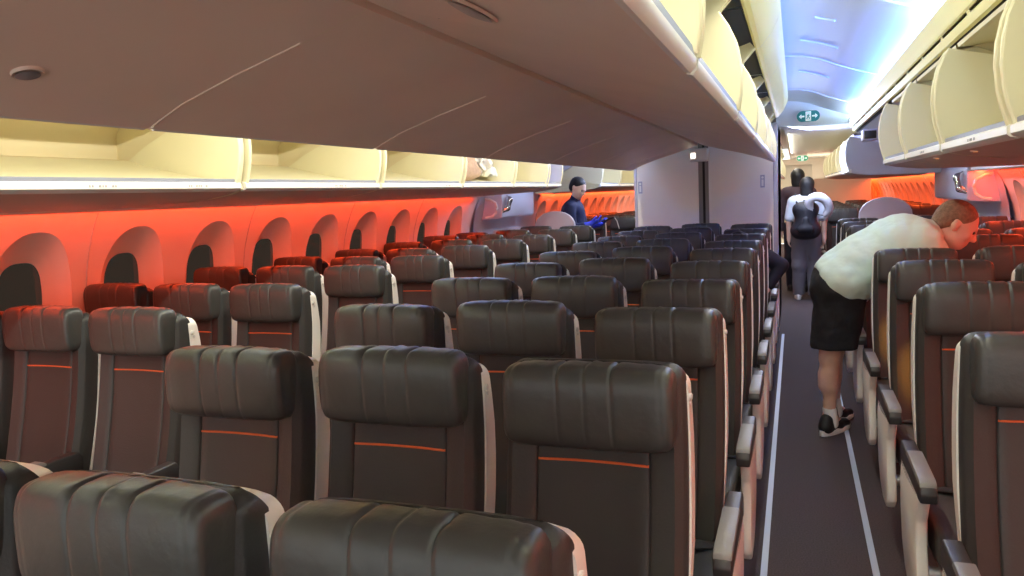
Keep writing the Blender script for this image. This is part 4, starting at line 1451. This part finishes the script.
sculpt('trousers', tz, 'darknavy', st, 0.014, (), 1)
for s in (-1, 1):
    wr, dr = gl[s]
    g = hand_prims(wr, dr + V3(0, -s * 0.02, 0.02), V3(0, -s * 0.5, 0.9), 1.02, 0.35, -s)
    g = [('c', q[1], q[2], q[3] + 0.003, q[4] + 0.003, q[5]) for q in g] + [limb(wr - dr / np.linalg.norm(dr) * 0.07, wr, 0.037, 0.033, 0.01)]
    sculpt('glove', g, 'glove', st, 0.007, (), 1)
sculpt('hair', [('e', HP(-0.022, 0.052, 0), np.array((0.104, 0.088, 0.092)), HR, 0.02), ('e', HP(-0.06, 0.0, 0), np.array((0.055, 0.07, 0.082)), HR, 0.03)], 'hairk', st, 0.010,
       [('e', HP(0.105, -0.015, 0), np.array((0.075, 0.080, 0.12)), HR, 0.01), ('e', HP(0.02, -0.095, 0), np.array((0.085, 0.082, 0.14)), HR, 0.015)], 1)
eyes(HP, HR, st, 1.06, None)
tb = empty('tablet_computer', (X + 0.44, Yp - 0.01, 1.20))
tb.rotation_euler = (0, -0.32, 0.0)
tag(tb, 'thin black tablet held in blue-gloved hands by the left exit', 'tablet')
MB().box(-0.10, 0.10, -0.135, 0.135, -0.004, 0.004, 0.003).build('case', 'black', tb)
MB().box(-0.088, 0.088, -0.122, 0.122, 0.0042, 0.0052).build('screen', 'pane', tb, False)
MB().tube([(0.095, -0.12, -0.004), (0.11, -0.125, -0.06), (0.105, -0.125, -0.16)], 0.006, 8).build('hand_strap', 'hook', tb)

# --- person crouching between the centre rows, elbow out in the aisle
cr = empty('person', (0.50, 6.72, 0))
tag(cr, 'person in dark navy crouching between centre block rows, one elbow out over the aisle', 'person')
X, Yp = 0.44, 6.56
hc = V3(X + 0.02, Yp - 0.12, 1.015)
hp, hcut, HP, HR = head_prims(hc, (0.1, -0.9, -0.5), (0, -0.45, 0.9), 1.0)
body = [limb((X, Yp + 0.0, 0.50), (X, Yp - 0.02, 0.66), 0.125, 0.12, 0.05), limb((X, Yp - 0.02, 0.66), (X, Yp - 0.05, 0.82), 0.12, 0.12, 0.05),
        limb((X - 0.12, Yp - 0.05, 0.89), (X + 0.12, Yp - 0.05, 0.92), 0.065, 0.065, 0.05), limb((X, Yp - 0.06, 0.89), (X + 0.01, Yp - 0.10, 0.99), 0.055, 0.054, 0.03)]
un = [limb((X, Yp + 0.0, 0.47), (X, Yp - 0.02, 0.66), 0.148, 0.145, 0.05), limb((X, Yp - 0.02, 0.66), (X, Yp - 0.05, 0.82), 0.143, 0.142, 0.05),
      limb((X - 0.12, Yp - 0.05, 0.885), (X + 0.12, Yp - 0.05, 0.92), 0.085, 0.088, 0.05)]
arms = {1: (V3(X + 0.215, Yp - 0.05, 0.94), V3(X + 0.345, Yp - 0.04, 0.855), V3(X + 0.245, Yp - 0.10, 0.68)), -1: (V3(X - 0.17, Yp - 0.05, 0.88), V3(X - 0.25, Yp - 0.10, 0.66), V3(X - 0.12, Yp - 0.20, 0.55))}
for s, (sh, el, wr) in arms.items():
    body += [limb(sh, el, 0.046, 0.038), limb(el, wr, 0.038, 0.027)] + hand_prims(wr, wr - el, V3(-s, 0, -0.2), 0.95, 0.5, s)
    un += [limb(sh, el, 0.070, 0.060, 0.03), limb(el, wr + (el - wr) * 0.12, 0.058, 0.044, 0.02)]
tz = [limb((X, Yp, 0.46), (X, Yp, 0.54), 0.15, 0.14, 0.05)]
for s in (-1, 1):
    hipj, kn, an = V3(X + s * 0.09, Yp, 0.48), V3(X + s * 0.12, Yp - 0.16, 0.47), V3(X + s * 0.11, Yp + 0.02, 0.10)
    body += [limb(hipj, kn, 0.085, 0.055), limb(kn, an, 0.05, 0.035), limb(an, an + V3(0, -0.12, -0.05), 0.034, 0.026)]
    tz += [limb(hipj, kn, 0.10, 0.075, 0.04), limb(kn, an, 0.072, 0.06, 0.03)]
    shoe(cr, (an[0], an[1] + 0.075, 0), (0.1 * s, -1, 0), 0.27, 'black', 'black', 0.013)
sculpt('body', body + hp, 'skin2', cr, 0.012, hcut, 1)
sculpt('jacket', un, 'darknavy', cr, 0.012, (), 1)
sculpt('trousers', tz, 'darknavy', cr, 0.014, (), 1)
sculpt('hair', [('e', HP(-0.02, 0.038, 0), np.array((0.105, 0.092, 0.09)), HR, 0.02)], 'hairk', cr, 0.012, [('e', HP(0.11, -0.03, 0), np.array((0.08, 0.09, 0.12)), HR, 0.01)], 1)
eyes(HP, HR, cr, 1.0, None)

for d, s, DY in DOORS:      # door lever, a chromed grip at the near end of the bustle
    sculpt('door_handle', [limb((s * 2.335, DY + 0.27, 1.37), (s * 2.29, DY + 0.30, 1.40), 0.022, 0.034, 0.02), limb((s * 2.29, DY + 0.30, 1.40), (s * 2.28, DY + 0.36, 1.50), 0.034, 0.038, 0.02),
                           limb((s * 2.28, DY + 0.36, 1.50), (s * 2.335, DY + 0.40, 1.54), 0.034, 0.022, 0.02)], 'chrome', d, 0.008)

# ------------------------------------------------------------------ bags left in the fourth left bin
bg_ = empty('crumpled_bag', (-1.66, 5.78, 1.70))
tag(bg_, 'crumpled tan bag in the fourth left overhead bin', 'bag')
sculpt('sack', [('e', V3(-1.66, 5.72, 1.77), np.array((0.10, 0.20, 0.10)), None, 0.03), ('e', V3(-1.68, 5.76, 1.84), np.array((0.09, 0.14, 0.09)), None, 0.04), limb((-1.62, 5.55, 1.74), (-1.64, 5.92, 1.75), 0.06, 0.05, 0.03)], 'bag', bg_, 0.014, (), 1)
MB().tube([(0.02, -0.05, 0.20), (0.05, -0.02, 0.245), (0.04, 0.05, 0.24), (0.0, 0.07, 0.19)], 0.010, 8).build('handle', 'bag', bg_)
wb_ = empty('crumpled_bag', (-1.62, 6.05, 1.70))
tag(wb_, 'crumpled white paper bag leaning on the tan bag in the fourth left overhead bin', 'bag')
rr = random.Random(3)
wr_ = []
for q in range(26):
    t = rr.random()
    cx_, cy_, cz_ = -1.62 + rr.uniform(-.05, .05), 5.95 + 0.26 * t, 1.74 + (0.19 * (1 - t)) * rr.uniform(0.1, 1.0)
    Rm_ = np.array(Matrix.Rotation(rr.uniform(0, 6), 3, Vector((rr.uniform(-1, 1), rr.uniform(-1, 1), rr.uniform(-1, 1))).normalized()))
    wr_.append(('e', V3(cx_, cy_, cz_), np.array((0.014, rr.uniform(.035, .06), rr.uniform(.03, .055))), Rm_, 0.008))
sculpt('wrap', wr_, 'paper', wb_, 0.009, (), 0)

# ------------------------------------------------------------------ added amber lights under the right bins, for the glow on the seats
for ly, wh in ((3.12, 'nearer'), (3.90, 'farther')):
    o = empty('added_amber_light', (1.50, ly, 1.594))
    tag(o, 'small added amber light under the right overhead bins, the %s of two' % wh, 'added light')
    MB().loft([[(g * math.cos(2 * math.pi * k / 16), g * math.sin(2 * math.pi * k / 16), z) for k in range(16)] for g, z in ((0.017, 0.004), (0.017, -0.001), (0.012, -0.002))]).build('bezel', 'under', o)
    MB().loft([[(g * math.cos(2 * math.pi * k / 16), g * math.sin(2 * math.pi * k / 16), z) for k in range(16)] for g, z in ((0.010, -0.0015), (0.006, -0.0025))]).build('lens', 'amberlens', o)
    sp = bpy.data.lights.new('added_amber_lamp', 'SPOT')
    sp.energy = 190
    sp.color = (1.0, 0.42, 0.06)
    sp.spot_size = math.radians(14)
    sp.spot_blend = 0.9
    sp.shadow_soft_size = 0.02
    so_ = bpy.data.objects.new('added_amber_lamp', sp)
    COL.objects.link(so_)
    so_.location = (1.50, ly, 1.565)
    so_.rotation_euler = (Vector((1.43, ly + 0.50, 0.74)) - so_.location).to_track_quat('-Z', 'Y').to_euler()
